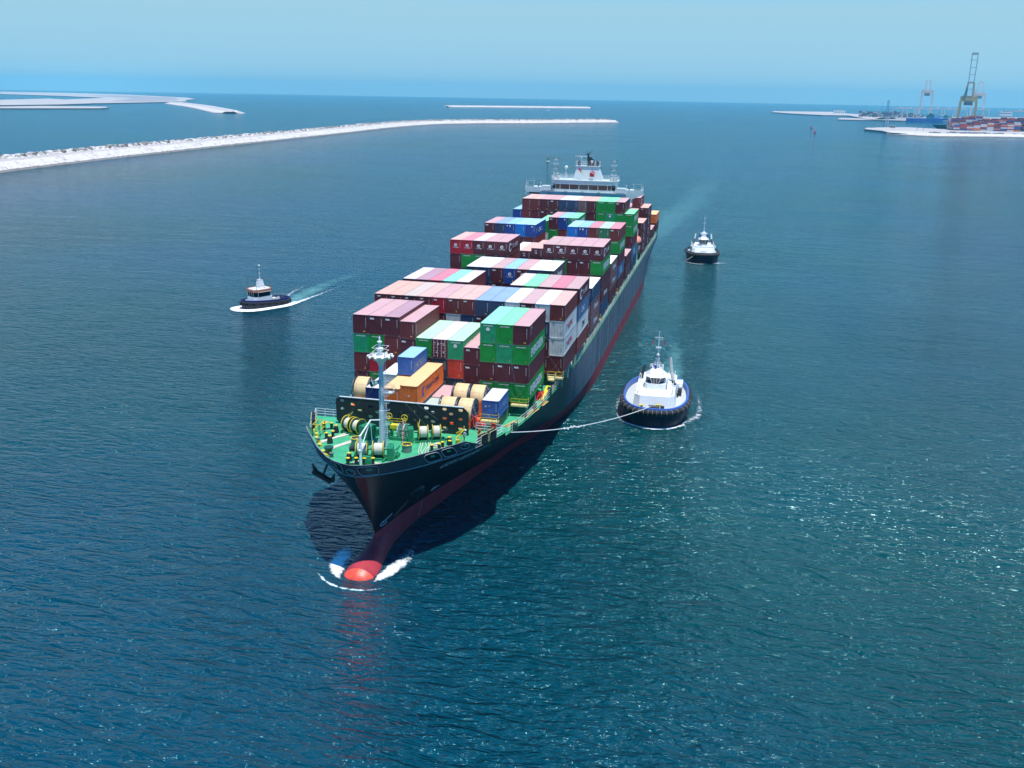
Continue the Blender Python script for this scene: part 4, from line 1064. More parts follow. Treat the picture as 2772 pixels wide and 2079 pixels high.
# lashing rods crossed on the lowest tiers
c = MB()
def xrod(x, y, z0, z1):
    c.bar((x-1.1, y, z0), (x+1.1, y-.02, z1), .022); c.bar((x+1.1, y, z0), (x-1.1, y-.02, z1), .022)
for x in (-12.4, -9.9, 7.4, 9.9, 12.4): xrod(x, -.12, 12.9, 15.8)
c.bar((-13.4, -.2, 12.9), (-10.6, -.2, 18.8), .02); c.bar((11.0, -.2, 18.8), (12.3, -.2, 12.9), .02); c.bar((9.8, -.2, 15.8), (12.3, -.25, 12.9), .02)
for x in (-14.85, 12.4, 14.85, 9.9): xrod(x, 15.56, 12.9, 15.9)
for y in (59.7, 88.5, 118.5): xrod(14.85, y, 12.9, 15.9)
c.build('lashing_rod', STEEL, ship)

# cable reels on flat racks
def reel(x0, x1, yc, lab, red=False):
    Rr = 1.78; zc = 12.95+Rr-.05; r = empty('cable_reel', ((x0+x1)/2, yc, 12.9)); tag(r, lab, 'reel', 'cable reels on the front cargo row')
    hw = (x1-x0)/2-.06; cz = zc-12.9
    m = MB(); m.lathe([(Rr-.02, -hw+.28), (Rr, -hw+.3), (Rr, hw-.05), (Rr-.02, hw-.04)], (0, 0, cz), 40, 'x'); link('reel_boards', m.mesh('reel_boards', WOOD, True), r)
    m = MB()
    for k in (-.5, 0.35): m.lathe([(Rr+.012, hw*k-.02), (Rr+.012, hw*k+.02)], (0, 0, cz), 40, 'x')
    for a in range(10): t = a*2*PI/10+.3; m.box(-hw+.3, hw-.06, -.012, .012, Rr, Rr+.014, Matrix.Translation((0, 0, cz)) @ Matrix.Rotation(t, 4, 'X'))
    link('reel_straps', m.mesh('reel_straps', paint('strap_brown', (.50, .34, .16), .7, .1)), r)
    for s_ in (-1, 1):
        m = MB(); xx = s_*hw
        for rr in (Rr, 1.15, .55):
            m.tube([(xx, rr*math.cos(t), cz+rr*math.sin(t)) for t in [2*PI*i/32 for i in range(33)]], .09, 5, cap=False)
        for k in range(12): t = 2*PI*k/12; m.bar((xx, .4*math.cos(t), cz+.4*math.sin(t)), (xx, Rr*math.cos(t), cz+Rr*math.sin(t)), .06)
        m.build('reel_flange', paint('flange_dark_blue', (.03, .045, .08), .5, .3, 3), r)
    m = MB(); m.lathe([(1.2, -hw+.05), (1.2, hw-.05)], (0, 0, cz), 24, 'x'); m.build('cable_core', BLACK, r)
    m = MB()
    for s_ in (-1, 1):
        for yy in (-1.5, 1.5): m.prism([(s_*hw*.7-.2, yy-.35), (s_*hw*.7+.2, yy-.35), (s_*hw*.7+.2, yy+.35), (s_*hw*.7-.2, yy+.35)], 0, .55)
    m.build('reel_chock', ORNG, r)
    return r
reel(3.72, 6.15, -4.85, 'tan cable reel, rear one of the pair nearest the orange container'); reel(6.2, 8.62, -4.85, 'tan cable reel, rear one of the pair nearest the blue container')
reel(3.72, 6.15, -11.4, 'tan cable reel, front one on the left of the right-hand group'); reel(6.2, 8.62, -11.4, 'tan cable reel with open dark flange right behind the wave breaker end')
reel(-11.1, -8.72, -5.6, 'tan cable reel alone at the far left beside the navy short container')
# flat rack platform under the reels, with orange end walls
for y0 in (-8.1, -14.2):
    for xa in (3.72, 6.2):
        t_ = empty('flat_rack', (xa+1.2, y0, BASE-.08)); tag(t_, 'orange flat rack carrying the %s %s cable reel' % ('rear' if y0 > -10 else 'front', 'right-hand' if xa > 5 else 'inner'), 'flat rack', 'flat racks under the cable reels')
        m = MB(); m.box(-1.2, 1.2, .05, 5.95, -.02, .12); m.build('rack_floor', ORNG, t_)
        if y0 > -10:
            m = MB(); m.box(-1.2, -1.05, .0, .16, .12, 2.5); m.box(1.05, 1.2, 0, .16, .12, 2.5); m.box(-1.05, 1.05, .03, .12, .3, 2.3); m.build('rack_end_wall', ORNG, t_)
t_ = empty('flat_rack', (-9.9, -8.1, BASE-.08)); tag(t_, 'orange flat rack under the lone cable reel at far left', 'flat rack', 'flat racks under the cable reels'); m = MB(); m.box(-1.2, 1.2, .05, 5.95, -.02, .12); m.build('rack_floor', ORNG, t_)
# red lashing gear heaped beside the wave breaker
m = MB(); rnd = random.Random(3)
for k in range(16): 
    a = (9.0+rnd.uniform(-.35, .35), -13.4+rnd.uniform(-.5, .4), 14.9-rnd.random()*.5); b = (9.0+rnd.uniform(-.7, .8), -13.4+rnd.uniform(-1.0, 1.0), 13.25)
    m.tube([a, Vector(a).lerp(Vector(b), .5)+Vector((rnd.uniform(-.2, .2), 0, 0)), b], .07, 5)
for k in range(24): m.ball((9.6+rnd.uniform(-.5, .8), -12.2+rnd.uniform(-.8, .9), 13.1+rnd.uniform(0, .25)), .13, 6, 4)
o = m.build('lashing_gear', paint('lashing_red', (.72, .07, .05), .6, .2, 4)); tag(o, 'heap of red lashing straps beside the end of the black wave breaker', 'lashing gear')
m = MB(); m.box(8.3, 10.6, -14.3, -11.0, 12.55, 12.85); m.build('lashing_shelf', GREENDK, ship)
m = MB()
for k in range(60): m.tube([(13.7+rnd.uniform(-.6, .6), 8.6+rnd.uniform(-1.2, 1.2), 10.85), (13.7+rnd.uniform(-.6, .6), 8.6+rnd.uniform(-1.2, 1.2), 11.2+rnd.uniform(0, .8))], .06, 4)
o = m.build('lashing_gear', REDP); tag(o, 'pile of red lashing rods beside the yellow gangway on the side deck', 'lashing gear')

#==SECTION_BRIDGE==
# ------------------------------------------------------------------ accommodation block and bridge
BR = paint('bridge_pale_green_white', (.60, .66, .64), .45, .05, .8)
YB = 135.3
c = MB(); c.box(-12.2, 12.2, YB+.6, YB+10.2, 10.8, 30.2); c.box(-13.9, 13.9, YB+1.5, YB+10, 10.8, 22); house = c.build('accommodation', BR, ship)
c = MB()
for s_ in (1, -1):
    c.prism([(s_*11.6, YB-.2), (s_*16.4, YB-.2), (s_*16.4, YB+3.6), (s_*11.6, YB+3.6)][::s_], 30.55, 31.85)
    c.poly([(s_*11.9, YB-.21, 28.6), (s_*16.3, YB-.21, 30.55), (s_*11.9, YB-.21, 30.55)]); c.poly([(s_*11.9, YB-.21, 28.6), (s_*16.3, YB-.21, 30.55), (s_*16.3, YB+1.2, 30.55), (s_*11.9, YB+1.2, 28.6)])
c.build('bridge_wing', BR, house)
c = MB(); c.box(-12.0, 12.0, YB-.35, YB+4, 29.9, 30.75); c.box(-12.1, 12.1, YB-.5, YB-.3, 30.75, 30.85)
c.box(-11.7, -9.2, YB-.1, YB+2.4, 31.0, 32.2); c.box(9.2, 11.7, YB-.1, YB+2.4, 31.0, 32.2)
c.build('bridge_front', BR, house)
c = MB(); hw = 9.1
fr = [(-hw, YB+1.4), (-hw+1.3, YB), (hw-1.3, YB), (hw, YB+1.4), (hw, YB+7), (-hw, YB+7)]
c.prism(fr, 30.8, 31.45); c.prism([(x*1.0, y) for x, y in fr], 32.85, 33.9); c.prism([(x*.985, YB+.08+(y-YB)) for x, y in fr], 31.45, 32.85)
c.prism([(x*1.03, y-.15) for x, y in fr], 33.85, 34.0)
wh = c.build('wheelhouse', BR, house)
xs = [-7.75, -5.35, -2.6, .1, 2.8, 5.5, 7.8]
for i, (a, b) in enumerate(((-6.4, -3.95), (-3.75, -1.3), (-1.1, 1.35), (1.55, 4.0), (4.2, 6.65))):
    c = MB(); c.poly([(a, YB+.03, 31.5), (b, YB+.03, 31.5), (b, YB-.02, 32.82), (a, YB-.02, 32.82)]); c.build('window', GLASS, wh)
for s_ in (1, -1):
    a, b = (-hw+1.2, YB+.06), (-hw+.15, YB+1.2)
    if s_ > 0:
        for p, q in (((6.85, YB+.04), (7.75, YB+.04)), ((7.95, YB+.12), (8.8, YB+1.0))):
            c = MB(); c.poly([(p[0], p[1], 31.5), (q[0], q[1], 31.5), (q[0], q[1]-.04, 32.8), (p[0], p[1]-.04, 32.8)]); c.build('window', GLASS, wh)
    else:
        for p, q in (((-6.6, YB+.04), (-7.65, YB+.04)), ((-7.95, YB+.12), (-8.8, YB+1.0))):
            c = MB(); c.poly([(p[0], p[1], 31.5), (q[0], q[1], 31.5), (q[0], q[1]-.04, 32.8), (p[0], p[1]-.04, 32.8)]); c.build('window', GLASS, wh)
c = MB()
for x in (-9.4, -4.9, -.2, 4.4): c.box(x-.35, x-.25, YB-.48, YB-.36, 30.0, 30.9); c.box(x+.25, x+.35, YB-.48, YB-.36, 30.0, 30.9); c.box(x-.35, x+.35, YB-.48, YB-.36, 30.85, 30.95)
c.build('bracket', STEEL, house)
# monkey island: rails, signal masts, dome, radar tower
c = MB(); c.rail([(-9.1, YB+.1, 34), (9.1, YB+.1, 34), (9.1, YB+6.8, 34), (-9.1, YB+6.8, 34), (-9.1, YB+.1, 34)], 1.05, 3, 1.5, .035); c.build('roof_rail', WHITE, wh)
for s_ in (-1, 1):
    c = MB(); x = s_*8.1+.1; y = YB+1.0
    for dx in (-.22, .22): c.bar((x+dx*1.8, y, 34), (x+dx, y, 39.6), .045)
    for k in range(14): c.bar((x-.3, y, 34.2+k*.4), (x+.3, y, 34.5+k*.4), .025)
    for k in range(4): c.box(x-.75, x+.75, y-.2, y+.2, 35.6+k*1.25, 35.66+k*1.25)
    r = c.build('signal_mast', OFFW, wh)
    for k in range(4):
        for dx in (-.62, .62): q = MB(); q.lathe([(.13, 0), (.13, .26), (.03, .3)], (x+dx, y, 35.66+k*1.25), 8); q.build('signal_lamp', DARK if k % 2 else OFFW, r)
    c = MB()
    rn = random.Random(5+s_)
    for k in range(9): c.box(*(lambda a, b, e: (a, a+.4, b, b+.4, 34.0, 34.0+e))(x+rn.uniform(-1.2, .9), y+rn.uniform(-.6, .8), rn.uniform(.4, 1.3)))
    c.build('deck_gear', OFFW, wh)
c = MB(); c.tube([(-5.2, YB+1.5, 34), (-5.2, YB+1.5, 36.9)], .12, 8); c.bar((-6.5, YB+1.5, 34), (-5.3, YB+1.5, 36.3), .05); c.bar((-4.5, YB+2.2, 34), (-5.2, YB+1.5, 36.3), .05); r = c.build('dome_mast', WHITE, wh)
c = MB(); c.ball((-5.2, YB+1.5, 37.35), .45, 14, 10); c.build('satellite_dome', WHITE, r, smooth=True)
c = MB(); bx0, bx1, tx0, tx1 = -3.2, 5.0, -2.2, 3.7; ya, yb = YB+1.2, YB+4.6
for (a, b) in (((bx0, ya), (bx1, ya)), ((bx1, ya), (bx1, yb)), ((bx1, yb), (bx0, yb)), ((bx0, yb), (bx0, ya))):
    f_ = lambda p: (tx0 if p[0] == bx0 else tx1, ya+.5 if p[1] == ya else yb-.4)
    c.poly([(a[0], a[1], 34), (b[0], b[1], 34), (*f_(b), 37.7), (*f_(a), 37.7)])
c.box(-2.7, 4.1, ya+.2, yb, 37.7, 37.85); tw = c.build('radar_tower', BR, wh)
c = MB(); c.rail([(-2.6, ya+.3, 37.85), (4.0, ya+.3, 37.85), (4.0, yb-.1, 37.85), (-2.6, yb-.1, 37.85), (-2.6, ya+.3, 37.85)], 1.1, 2, 1.1, .035); c.build('tower_rail', WHITE, tw)
c = MB(); c.tube([(.75, ya+1, 37.8), (.75, ya+1, 41.2)], .28, 8, .2); c.poly([(.9, ya+1, 37.9), (3.0, ya+1, 37.9), (2.6, ya+1, 39.2), (1.6, ya+1, 40.1), (.9, ya+1, 40.3)]); c.poly([(.9, ya+1.3, 37.9), (3.0, ya+1.3, 37.9), (2.6, ya+1.3, 39.2), (1.6, ya+1.3, 40.1), (.9, ya+1.3, 40.3)])
c.bar((.75, ya+1, 41.0), (2.0, ya+1, 42.0), .08); c.bar((.5, ya+1, 41), (.3, ya+1, 42.0), .07); c.bar((1.6, ya+1, 41.6), (1.2, ya+1, 42.2), .05); c.box(.2, 1.3, ya+.8, ya+1.2, 40.9, 41.1)
for x in (-1.7, 3.4): c.lathe([(.35, 37.9), (.35, 39.1), (.2, 39.2)], (x, ya+1.2, 0), 10)
c.build('radar_mast', DARK, tw)
c = MB(); c.tube([(-1.1, ya+1, 37.9), (-1.1, ya+1, 39.9)], .1, 8); c.box(-2.9, .5, ya+.85, ya+1.15, 40.3, 40.45); c.box(-1.3, -.9, ya+.8, ya+1.2, 39.9, 40.3); c.build('radar_scanner', OFFW, tw)
c = MB(); c.ball((1.9, ya+.9, 38.9), .35, 8, 6); c.tube([(2.7, ya+.9, 37.9), (2.7, ya+.9, 39.2)], .08, 6); c.box(1.5, 2.3, ya+.7, ya+.9, 39.2, 39.4); c.build('tower_gear', OFFW, tw)
# flags
def flag(name, pts, mat, parent):
    c = MB(); c.grid(pts); c.build(name, mat, parent)
flag('signal_flag', [[(2.0+.9*u+.1*v, YB+.7-.15*math.sin(u*4+v), 36.9-.9*v-.55*u) for u in (0, .33, .66, 1)] for v in (0, .5, 1)], paint('flag_pale_pink', (.75, .25, .28), .8, .2), tw)
c = MB(); c.box(1.55, 2.75, YB+.9, YB+1.0, 34.95, 36.1); c.build('red_board', paint('board_red', (.36, .01, .02), .6, .1), tw)
flag('signal_flag', [[(-1.6+.75*u, YB+.8, 37.4-.7*v-.9*u*u) for u in (0, .33, .66, 1)] for v in (0, .5, 1)], MRED, tw)
flag('signal_flag', [[(-1.0+.5*u+.25*v, YB+.75, 36.9-.8*v-.6*u*u) for u in (0, .5, 1)] for v in (0, .5, 1)], paint('flag_white_yellow', (.66, .62, .18), .8, .3), tw)
c = MB()
for s_ in (1, -1):
    c.bar((s_*16.1, YB, 31.85), (s_*16.1, YB, 33.5), .06); c.bar((s_*13.9, YB, 31.85), (s_*13.9, YB, 33.6), .06); c.bar((s_*16.2, YB, 33.45), (s_*13.4, YB, 33.55), .04); c.bar((s_*12, YB, 31.85), (s_*12, YB, 32.9), .07)
    c.ball((s_*12, YB, 33.0), .16, 8, 6)
    c.rail([(s_*16.3, YB-.1, 31.85), (s_*16.3, YB+3.4, 31.85)], .9, 2, 1.2, .03)
c.build('wing_davit', OFFW, house)
c = MB()
for s_ in (1, -1):
    c.box(s_*15.0-.9, s_*15.0+.9, YB+.3, YB+1.0, 31.8, 32.05); c.lathe([(.1, 0), (.25, .35), (.3, .5)], (s_*12.7, YB+.4, 31.85), 8)
c.build('wing_console', GREENDK, house)
c = MB(); c.box(-15.3, -12.2, YB-.33, YB-.22, 29.95, 30.35); c.build('wing_opening_shade', OPENB, house)  # no hole cut: near-black slab paints the shade of an opening
for s_ in (1, -1):   # lifeboats in their davits
    c = MB(); x, y, z = s_*15.2, YB+3.5, 17.6
    sec = [[(x+s_*0+rx*math.cos(a), y+yy, z+rz*math.sin(a)) for a in [2*PI*k/14 for k in range(15)]] for yy, rx, rz in ((-3.6, .1, .2), (-3.0, .9, .8), (-1.5, 1.25, 1.2), (1.5, 1.25, 1.2), (3.0, .9, .9), (3.6, .1, .2))]
    c.grid(sec); r = c.build('lifeboat', paint('lifeboat_salmon', (.78, .28, .18), .5, .1), house, smooth=True)
    c = MB(); c.bar((x, y-2.6, 14.5), (x, y-2.6, 20.5), .14); c.bar((x, y+2.6, 14.5), (x, y+2.6, 20.5), .14); c.bar((x-s_*2, y-2.6, 20.5), (x, y-2.6, 20.5), .12); c.bar((x-s_*2, y+2.6, 20.5), (x, y+2.6, 20.5), .12)
    c.box(min(x, x-s_*2.2), max(x, x-s_*2.2), y-4, y+4, 15.2, 15.5); c.rail([(x+s_*.2, y-4, 15.5), (x+s_*.2, y+4, 15.5)], 1.1, 3, 1.2, .05); c.build('davit', OFFW, r)
c = MB(); c.lathe([(1.0, 28), (1.0, 36.0), (.8, 36.1)], (1.5, YB+8.5, 0), 14); c.build('funnel', BR, house)
c = MB()
for s_ in (1, -1):
    for k in range(4): c.bar((s_*15.7, YB-4+2.5*k, 10.8), (s_*15.7, YB-4+2.5*k, 14.3), .09); c.bar((s_*15.7, YB-4+2.5*k, 14.3), (s_*15.2, YB-1.5+2.5*k, 11.5), .05)
    c.rail([(s_*15.6, YB-4, 14.3), (s_*15.6, YB+9, 14.3)], 1.1, 3, 1.3, .05)
c.build('boat_deck_frame', OFFW, ship)

#==SECTION_PEOPLE==
# ------------------------------------------------------------------ crew on the foredeck
def person(x, y, z, rz, shirt, trousers, hat, lab, lean=.1, reach=.9):
    r = empty('person', (x, y, z), rz); tag(r, lab, 'person', 'crew on the foredeck')
    me = bpy.data.meshes.new('body'); V = [(0, 0, .95), (0, .02, 1.18), (0, -.02, 1.42), (0, -.03, 1.52), (0, -.06, 1.66),
        (.18, -.02, 1.40), (.24, -.18, 1.15), (.20, -.18-.28*reach, 1.12), (-.18, -.02, 1.40), (-.25, -.08, 1.13), (-.22, -.30, .98),
        (.10, 0, .90), (.12, -.06, .50), (.13, .02, .08), (.13, -.14, .04), (-.10, 0, .90), (-.13, .04, .50), (-.15, .10, .08), (-.15, -.06, .04)]
    E = [(0, 1), (1, 2), (2, 3), (3, 4), (2, 5), (5, 6), (6, 7), (2, 8), (8, 9), (9, 10), (0, 11), (11, 12), (12, 13), (13, 14), (0, 15), (15, 16), (16, 17), (17, 18)]
    rad = [.15, .14, .16, .06, .10, .075, .05, .038, .075, .05, .038, .10, .07, .05, .045, .10, .07, .05, .045]
    V = [(a, b-lean*(c-.9) if c > .9 else b, c) for a, b, c in V]
    me.from_pydata(V, E, []); o = link('body', me, r)
    md = o.modifiers.new('skin', 'SKIN'); sv = me.skin_vertices[0].data
    for i, q in enumerate(rad): sv[i].radius = (q, q)
    sv[0].use_root = True
    o.modifiers.new('sub', 'SUBSURF').levels = 1
    mt = bpy.data.materials.new('clothing'); mt.use_nodes = True; n = mt.node_tree; b = n.nodes['Principled BSDF']; b.inputs['Roughness'].default_value = .85
    tc = n.nodes.new('ShaderNodeTexCoord'); sp = n.nodes.new('ShaderNodeSeparateXYZ'); n.links.new(tc.outputs['Object'], sp.inputs[0])
    cr = n.nodes.new('ShaderNodeValToRGB'); cr.color_ramp.interpolation = 'CONSTANT'; e = cr.color_ramp.elements
    e[0].color = (.02, .02, .02, 1); e[1].position = .06; e[1].color = (*trousers, 1); q = e.new(.5); q.color = (*shirt, 1); q = e.new(.78); q.color = (.36, .20, .13, 1)
    dv = n.nodes.new('ShaderNodeMath'); dv.operation = 'DIVIDE'; dv.inputs[1].default_value = 1.9; n.links.new(sp.outputs[2], dv.inputs[0]); n.links.new(dv.outputs[0], cr.inputs[0]); n.links.new(cr.outputs[0], b.inputs['Base Color'])
    me.materials.append(mt)
    hy = -.06-lean*.76; k = MB(); k.lathe([(.15, 1.70), (.14, 1.78), (.08, 1.84), (.01, 1.86)], (0, hy, 0), 12); k.lathe([(.17, 1.69), (.17, 1.705)], (0, hy-.02, 0), 12); k.build('helmet', hat, r, smooth=True)
    return r
person(9.35, -19.7, DZ, 2.2, (.30, .42, .46), (.04, .07, .09), WHITE, 'crew member in white helmet and grey-blue overalls standing by the yellow davit', .12)
person(10.95, -18.4, DZ, .6, (.80, .16, .03), (.75, .14, .03), ORNG, 'crew member in orange overalls bending behind the fairlead boxes', .45)

#==SECTION_TUGS==
# ------------------------------------------------------------------ tugs
def hull_outline(L_, W_, n=44, bow=.16, pw=3.2):
    """plan of a tug, bow towards -Y, blunt rounded ends"""
    out = []
    for i in range(n):
        a = 2*PI*i/n; cx, cy = math.sin(a), -math.cos(a)
        q = pw; d = (abs(cx)**q+abs(cy)**q)**(1/q); x, y = cx/d, cy/d
        if y < 0: f = 1-bow*(-y)**2.6
        else: f = 1-.20*y**2.2
        out.append((x*W_/2*f, y*L_/2))
    return out
def rowz(ol, z, k=1., dy=0.):
    return [(x*k, y*k+dy, z) for x, y in ol+ol[:1]]
TUGHULL = paint('tug_hull_navy', (.010, .014, .035), .45, .25, 2)
TUGBLUE = paint('tug_bulwark_blue', (.05, .13, .42), .45, .15, 2)
TUGWHITE = paint('tug_white', (.76, .78, .78), .4, .05, 1.5, rust=.015)
TUGDECK = paint('tug_deck_grey_white', (.50, .52, .50), .6, .12, 2)
def tug_body(root, L_, W_, sheer_b, sheer_a, bulcol, fender=.42, tyres=False, deckmat=TUGDECK, rings=True):
    ol = hull_outline(L_, W_)
    sh = lambda y: sheer_a+(sheer_b-sheer_a)*max(0, min(1, (.5-y/L_)))**1.6
    mb = MB(); mb.grid([[(x*.90, y*.93, -.8) for x, y in ol+ol[:1]], [(x*.95, y*.965, .1) for x, y in ol+ol[:1]], [(x, y, sh(y)-.9) for x, y in ol+ol[:1]], [(x, y, sh(y)-.3) for x, y in ol+ol[:1]]])
    h = mb.build('hull', TUGHULL, root, smooth=True)
    mb = MB(); mb.grid([[(x*1.0, y*1.0, sh(y)-.3) for x, y in ol+ol[:1]], [(x*.985, y*.99, sh(y)+.3) for x, y in ol+ol[:1]], [(x*.93, y*.965, sh(y)+.3) for x, y in ol+ol[:1]], [(x*.93, y*.965, sh(y)-.75) for x, y in ol+ol[:1]]])
    mb.build('bulwark', bulcol, root)
    mb = MB(); mb.poly([(x*.935, y*.965, sh(y)-.7) for x, y in ol]); mb.build('deck', deckmat, root)
    mb = MB(); mb.tube([(x*1.015, y*1.01, sh(y)-.42) for x, y in ol+ol[:2]], fender, 10, cap=False); f = mb.build('rubber_fender', RUBBER, root, smooth=True)
    if rings:
        mb = MB()
        for i in range(0, len(ol)):
            x, y = ol[i]
            if y < -L_*.08:
                d = Vector((ol[(i+1) % len(ol)][0]-ol[i-1][0], ol[(i+1) % len(ol)][1]-ol[i-1][1], 0)).normalized(); nn = Vector((d.y, -d.x, 0))
                P = Vector((x*1.015, y*1.01, sh(y)-.42)); mb.tube([P+nn*(fender+.02)*math.cos(t)+Vector((0, 0, (fender+.02)*math.sin(t))) for t in [-PI/2+i_*PI/6 for i_ in range(7)]], .035, 4, cap=False)
                if abs(x) > .1: mb.tube([P-nn*(fender+.02)*math.cos(t)+Vector((0, 0, (fender+.02)*math.sin(t))) for t in [-PI/2+i_*PI/6 for i_ in range(7)]], .035, 4, cap=False)
        mb.build('fender_band', paint('fender_band_grey', (.40, .36, .34), .7, .2), f)
    if tyres:
        for i in range(0, len(ol), 1):
            x, y = ol[i]
            if i % 2 == 0:
                c = MB(); an = math.atan2(y/L_, x/W_)
                c.tube([(x*1.06+.42*math.cos(t)*-math.sin(an), y*1.03+.42*math.cos(t)*math.cos(an), sh(y)-.75+.42*math.sin(t)) for t in [2*PI*k/12 for k in range(13)]], .15, 6, cap=False)
                c.build('tyre_fender', RUBBER, f)
    return sh
def mast(root, x, y, z0, z1, arms, mat=TUGWHITE, lamps=True):
    c = MB(); c.tube([(x, y, z0), (x, y, z1)], .13, 8, .05)
    for z, w_ in arms: c.box(x-w_, x+w_, y-.06, y+.06, z-.04, z+.04); c.bar((x-w_*.8, y, z), (x, y, z-.5), .03); c.bar((x+w_*.8, y, z), (x, y, z-.5), .03)
    r = c.build('mast', mat, root)
    for z, w_ in arms:
        for dx in (-w_, w_):
            q = MB(); q.lathe([(.1, 0), (.12, .3), (.04, .35)], (x+dx*.85, y, z), 8); q.build('mast_lamp', DARK, r)
    return r
def frustum(c, b, t, z0, z1):
    o = len(c.v); k = len(b); c.v += [(x, y, z0) for x, y in b]+[(x, y, z1) for x, y in t]
    c.face(*[o+i for i in reversed(range(k))]); c.face(*[o+k+i for i in range(k)])
    for i in range(k): c.face(o+i, o+(i+1) % k, o+k+(i+1) % k, o+k+i)
def octo(x0, x1, y0, y1, ch): return [(x0+ch, y0), (x1-ch, y0), (x1, y0+ch), (x1, y1-ch), (x1-ch, y1), (x0+ch, y1), (x0, y1-ch), (x0, y0+ch)]
def wheelhouse(root, cx, y0, y1, hw, z0, zs, z1, mat, win=True, flare=.35, rooflip=.12, ch=.9):
    """z0 base, zs sill, z1 window head"""
    c = MB(); lo = octo(cx-hw, cx+hw, y0, y1, ch); hi = octo(cx-hw-flare, cx+hw+flare, y0-flare, y1+flare*.3, ch)
    frustum(c, lo, lo, z0, zs); frustum(c, [(cx+(x-cx)*1.08, y) for x, y in octo(cx-hw-flare, cx+hw+flare, y0-flare, y1+flare*.3, ch)], octo(cx-hw*.75, cx+hw*.75, y0+flare, y1-.3, ch*.6), z1, z1+.75)
    w_ = c.build('wheelhouse', mat, root)
    li = [(cx+(x-cx)*.97, (y0+y1)/2+(y-(y0+y1)/2)*.97) for x, y in lo]; hi2 = [(cx+(x-cx)*.97, (y0+y1)/2+(y-(y0+y1)/2)*.97) for x, y in hi]
    g = MB()
    frustum(g, li, hi2, zs, z1); g.build('window_band', GLASS, w_)
    m = MB()
    for (a, b), (p, q) in zip(lo, hi): m.bar((a, b, zs), (p, q, z1), .06)
    for t in (.33, .66):
        m.bar((lo[0][0]+(lo[1][0]-lo[0][0])*t, lo[0][1], zs), (hi[0][0]+(hi[1][0]-hi[0][0])*t, hi[0][1], z1), .04)
    m.build('window_mullion', mat, w_)
    return w_
# near tug on the towline
t1 = empty('tugboat', (29.6, 42.6, 0), R(1.5), 'largest near tug with white deckhouse and blue bulwark, holding the towline', 'tug', 'harbour tugs escorting the ship')
sh = tug_body(t1, 25.5, 12.2, 3.55, 2.7, TUGBLUE, .48)
c = MB(); frustum(c, octo(-3.9, 3.8, -9.3, 7.5, 1.2), octo(-3.6, 3.5, -8.6, 7.2, 1.0), 2.3, 4.9); dh = c.build('deckhouse', TUGWHITE, t1)
c = MB(); frustum(c, octo(-2.2, 1.8, -4.4, 3.0, .5), octo(-2.1, 1.7, -4.3, 3.0, .5), 4.9, 5.9); c.build('upper_deckhouse', TUGWHITE, dh)
wheelhouse(t1, -.2, -3.9, .2, 1.45, 5.3, 5.75, 7.1, TUGWHITE, flare=.38)
for k in range(4):
    c = MB(); x0 = -1.55+.72*k; c.poly([(x0, -3.35, 7.62), (x0+.55, -3.35, 7.62), (x0+.45, -2.9, 7.80), (x0+.08, -2.9, 7.80)]); c.build('skylight', paint('skylight_glass', (.30, .42, .42), .2, .1), t1)
r = mast(t1, -.2, 1.2, 7.6, 14.6, [(13.4, 1.0), (11.2, .5), (9.4, .6), (8.6, .8)])
c = MB(); c.box(-.7, .3, 1.0, 1.3, 11.35, 11.6); c.lathe([(.25, 9.9), (.3, 10.1), (.2, 10.3)], (-.2, 1.2, 0), 10); c.bar((-1.2, 1.2, 7.8), (-.2, 1.2, 9.5), .05); c.bar((.8, 1.2, 7.8), (-.2, 1.2, 9.5), .05); c.build('radar', TUGWHITE, r)
for s_ in (-1, 1): flag('flag', [[(-.2+s_*.95+.12*u*s_, 1.2, 13.0-.8*v-.2*u) for u in (0, 1, 2)] for v in (0, 1)], MRED, r)
c = MB()
for dx, dy, h_ in ((-1.0, -.5, .7), (-.6, .3, 1.0), (.5, -.4, .6), (.8, .4, 1.1), (.2, .8, .9), (-1.2, .9, .8)): c.box(dx-.15, dx+.15, dy-.15, dy+.15, 7.6, 7.8+h_*.6)
c.rail([(-1.4, -1.8, 7.8), (-1.4, .4, 7.8), (1.0, .4, 7.8), (1.0, -1.8, 7.8)], .7, 2, .8, .03); c.build('roof_gear', TUGWHITE, t1)
c = MB(); c.ball((-.5, -.6, 8.35), .24, 8, 6); c.box(-.65, -.25, -.9, -.5, 7.7, 8.2); c.build('blue_cover', MBLU, t1)
c = MB(); c.ball((-1.35, -1.1, 8.15), .25, 10, 6); c.build('searchlight', DARK, t1)
c = MB(); c.tube([(3.0, 1.5, 5.0), (2.5, 2.3, 6.6), (2.1, 3.0, 9.3)], .38, 12, .26); c.build('exhaust_stack', paint('stack_grey', (.42, .42, .40), .5, .15), t1)
c = MB(); c.tube([(-3.2, 2.3, 5.0), (-2.6, 3.1, 7.3)], .36, 12, .26); c.build('exhaust_stack', DARK, t1)
c = MB()
for s_ in (-1, 1):
    c.rail([(s_*3.1, -7.6, 4.9), (s_*3.1, 5.8, 4.9)], 1.0, 3, 1.5, .035)
c.rail([(2.0, -4.2, 4.9), (2.0, 1.5, 4.9)], 1.9, 4, 1.2, .05); c.build('deck_rail', TUGWHITE, t1)
c = MB()
for k in range(8): c.box(-2.9, -2.15, -9.2+k*.2, -9.05+k*.2, 2.6+k*.30, 2.66+k*.30)
c.build('stair', DARK, t1)
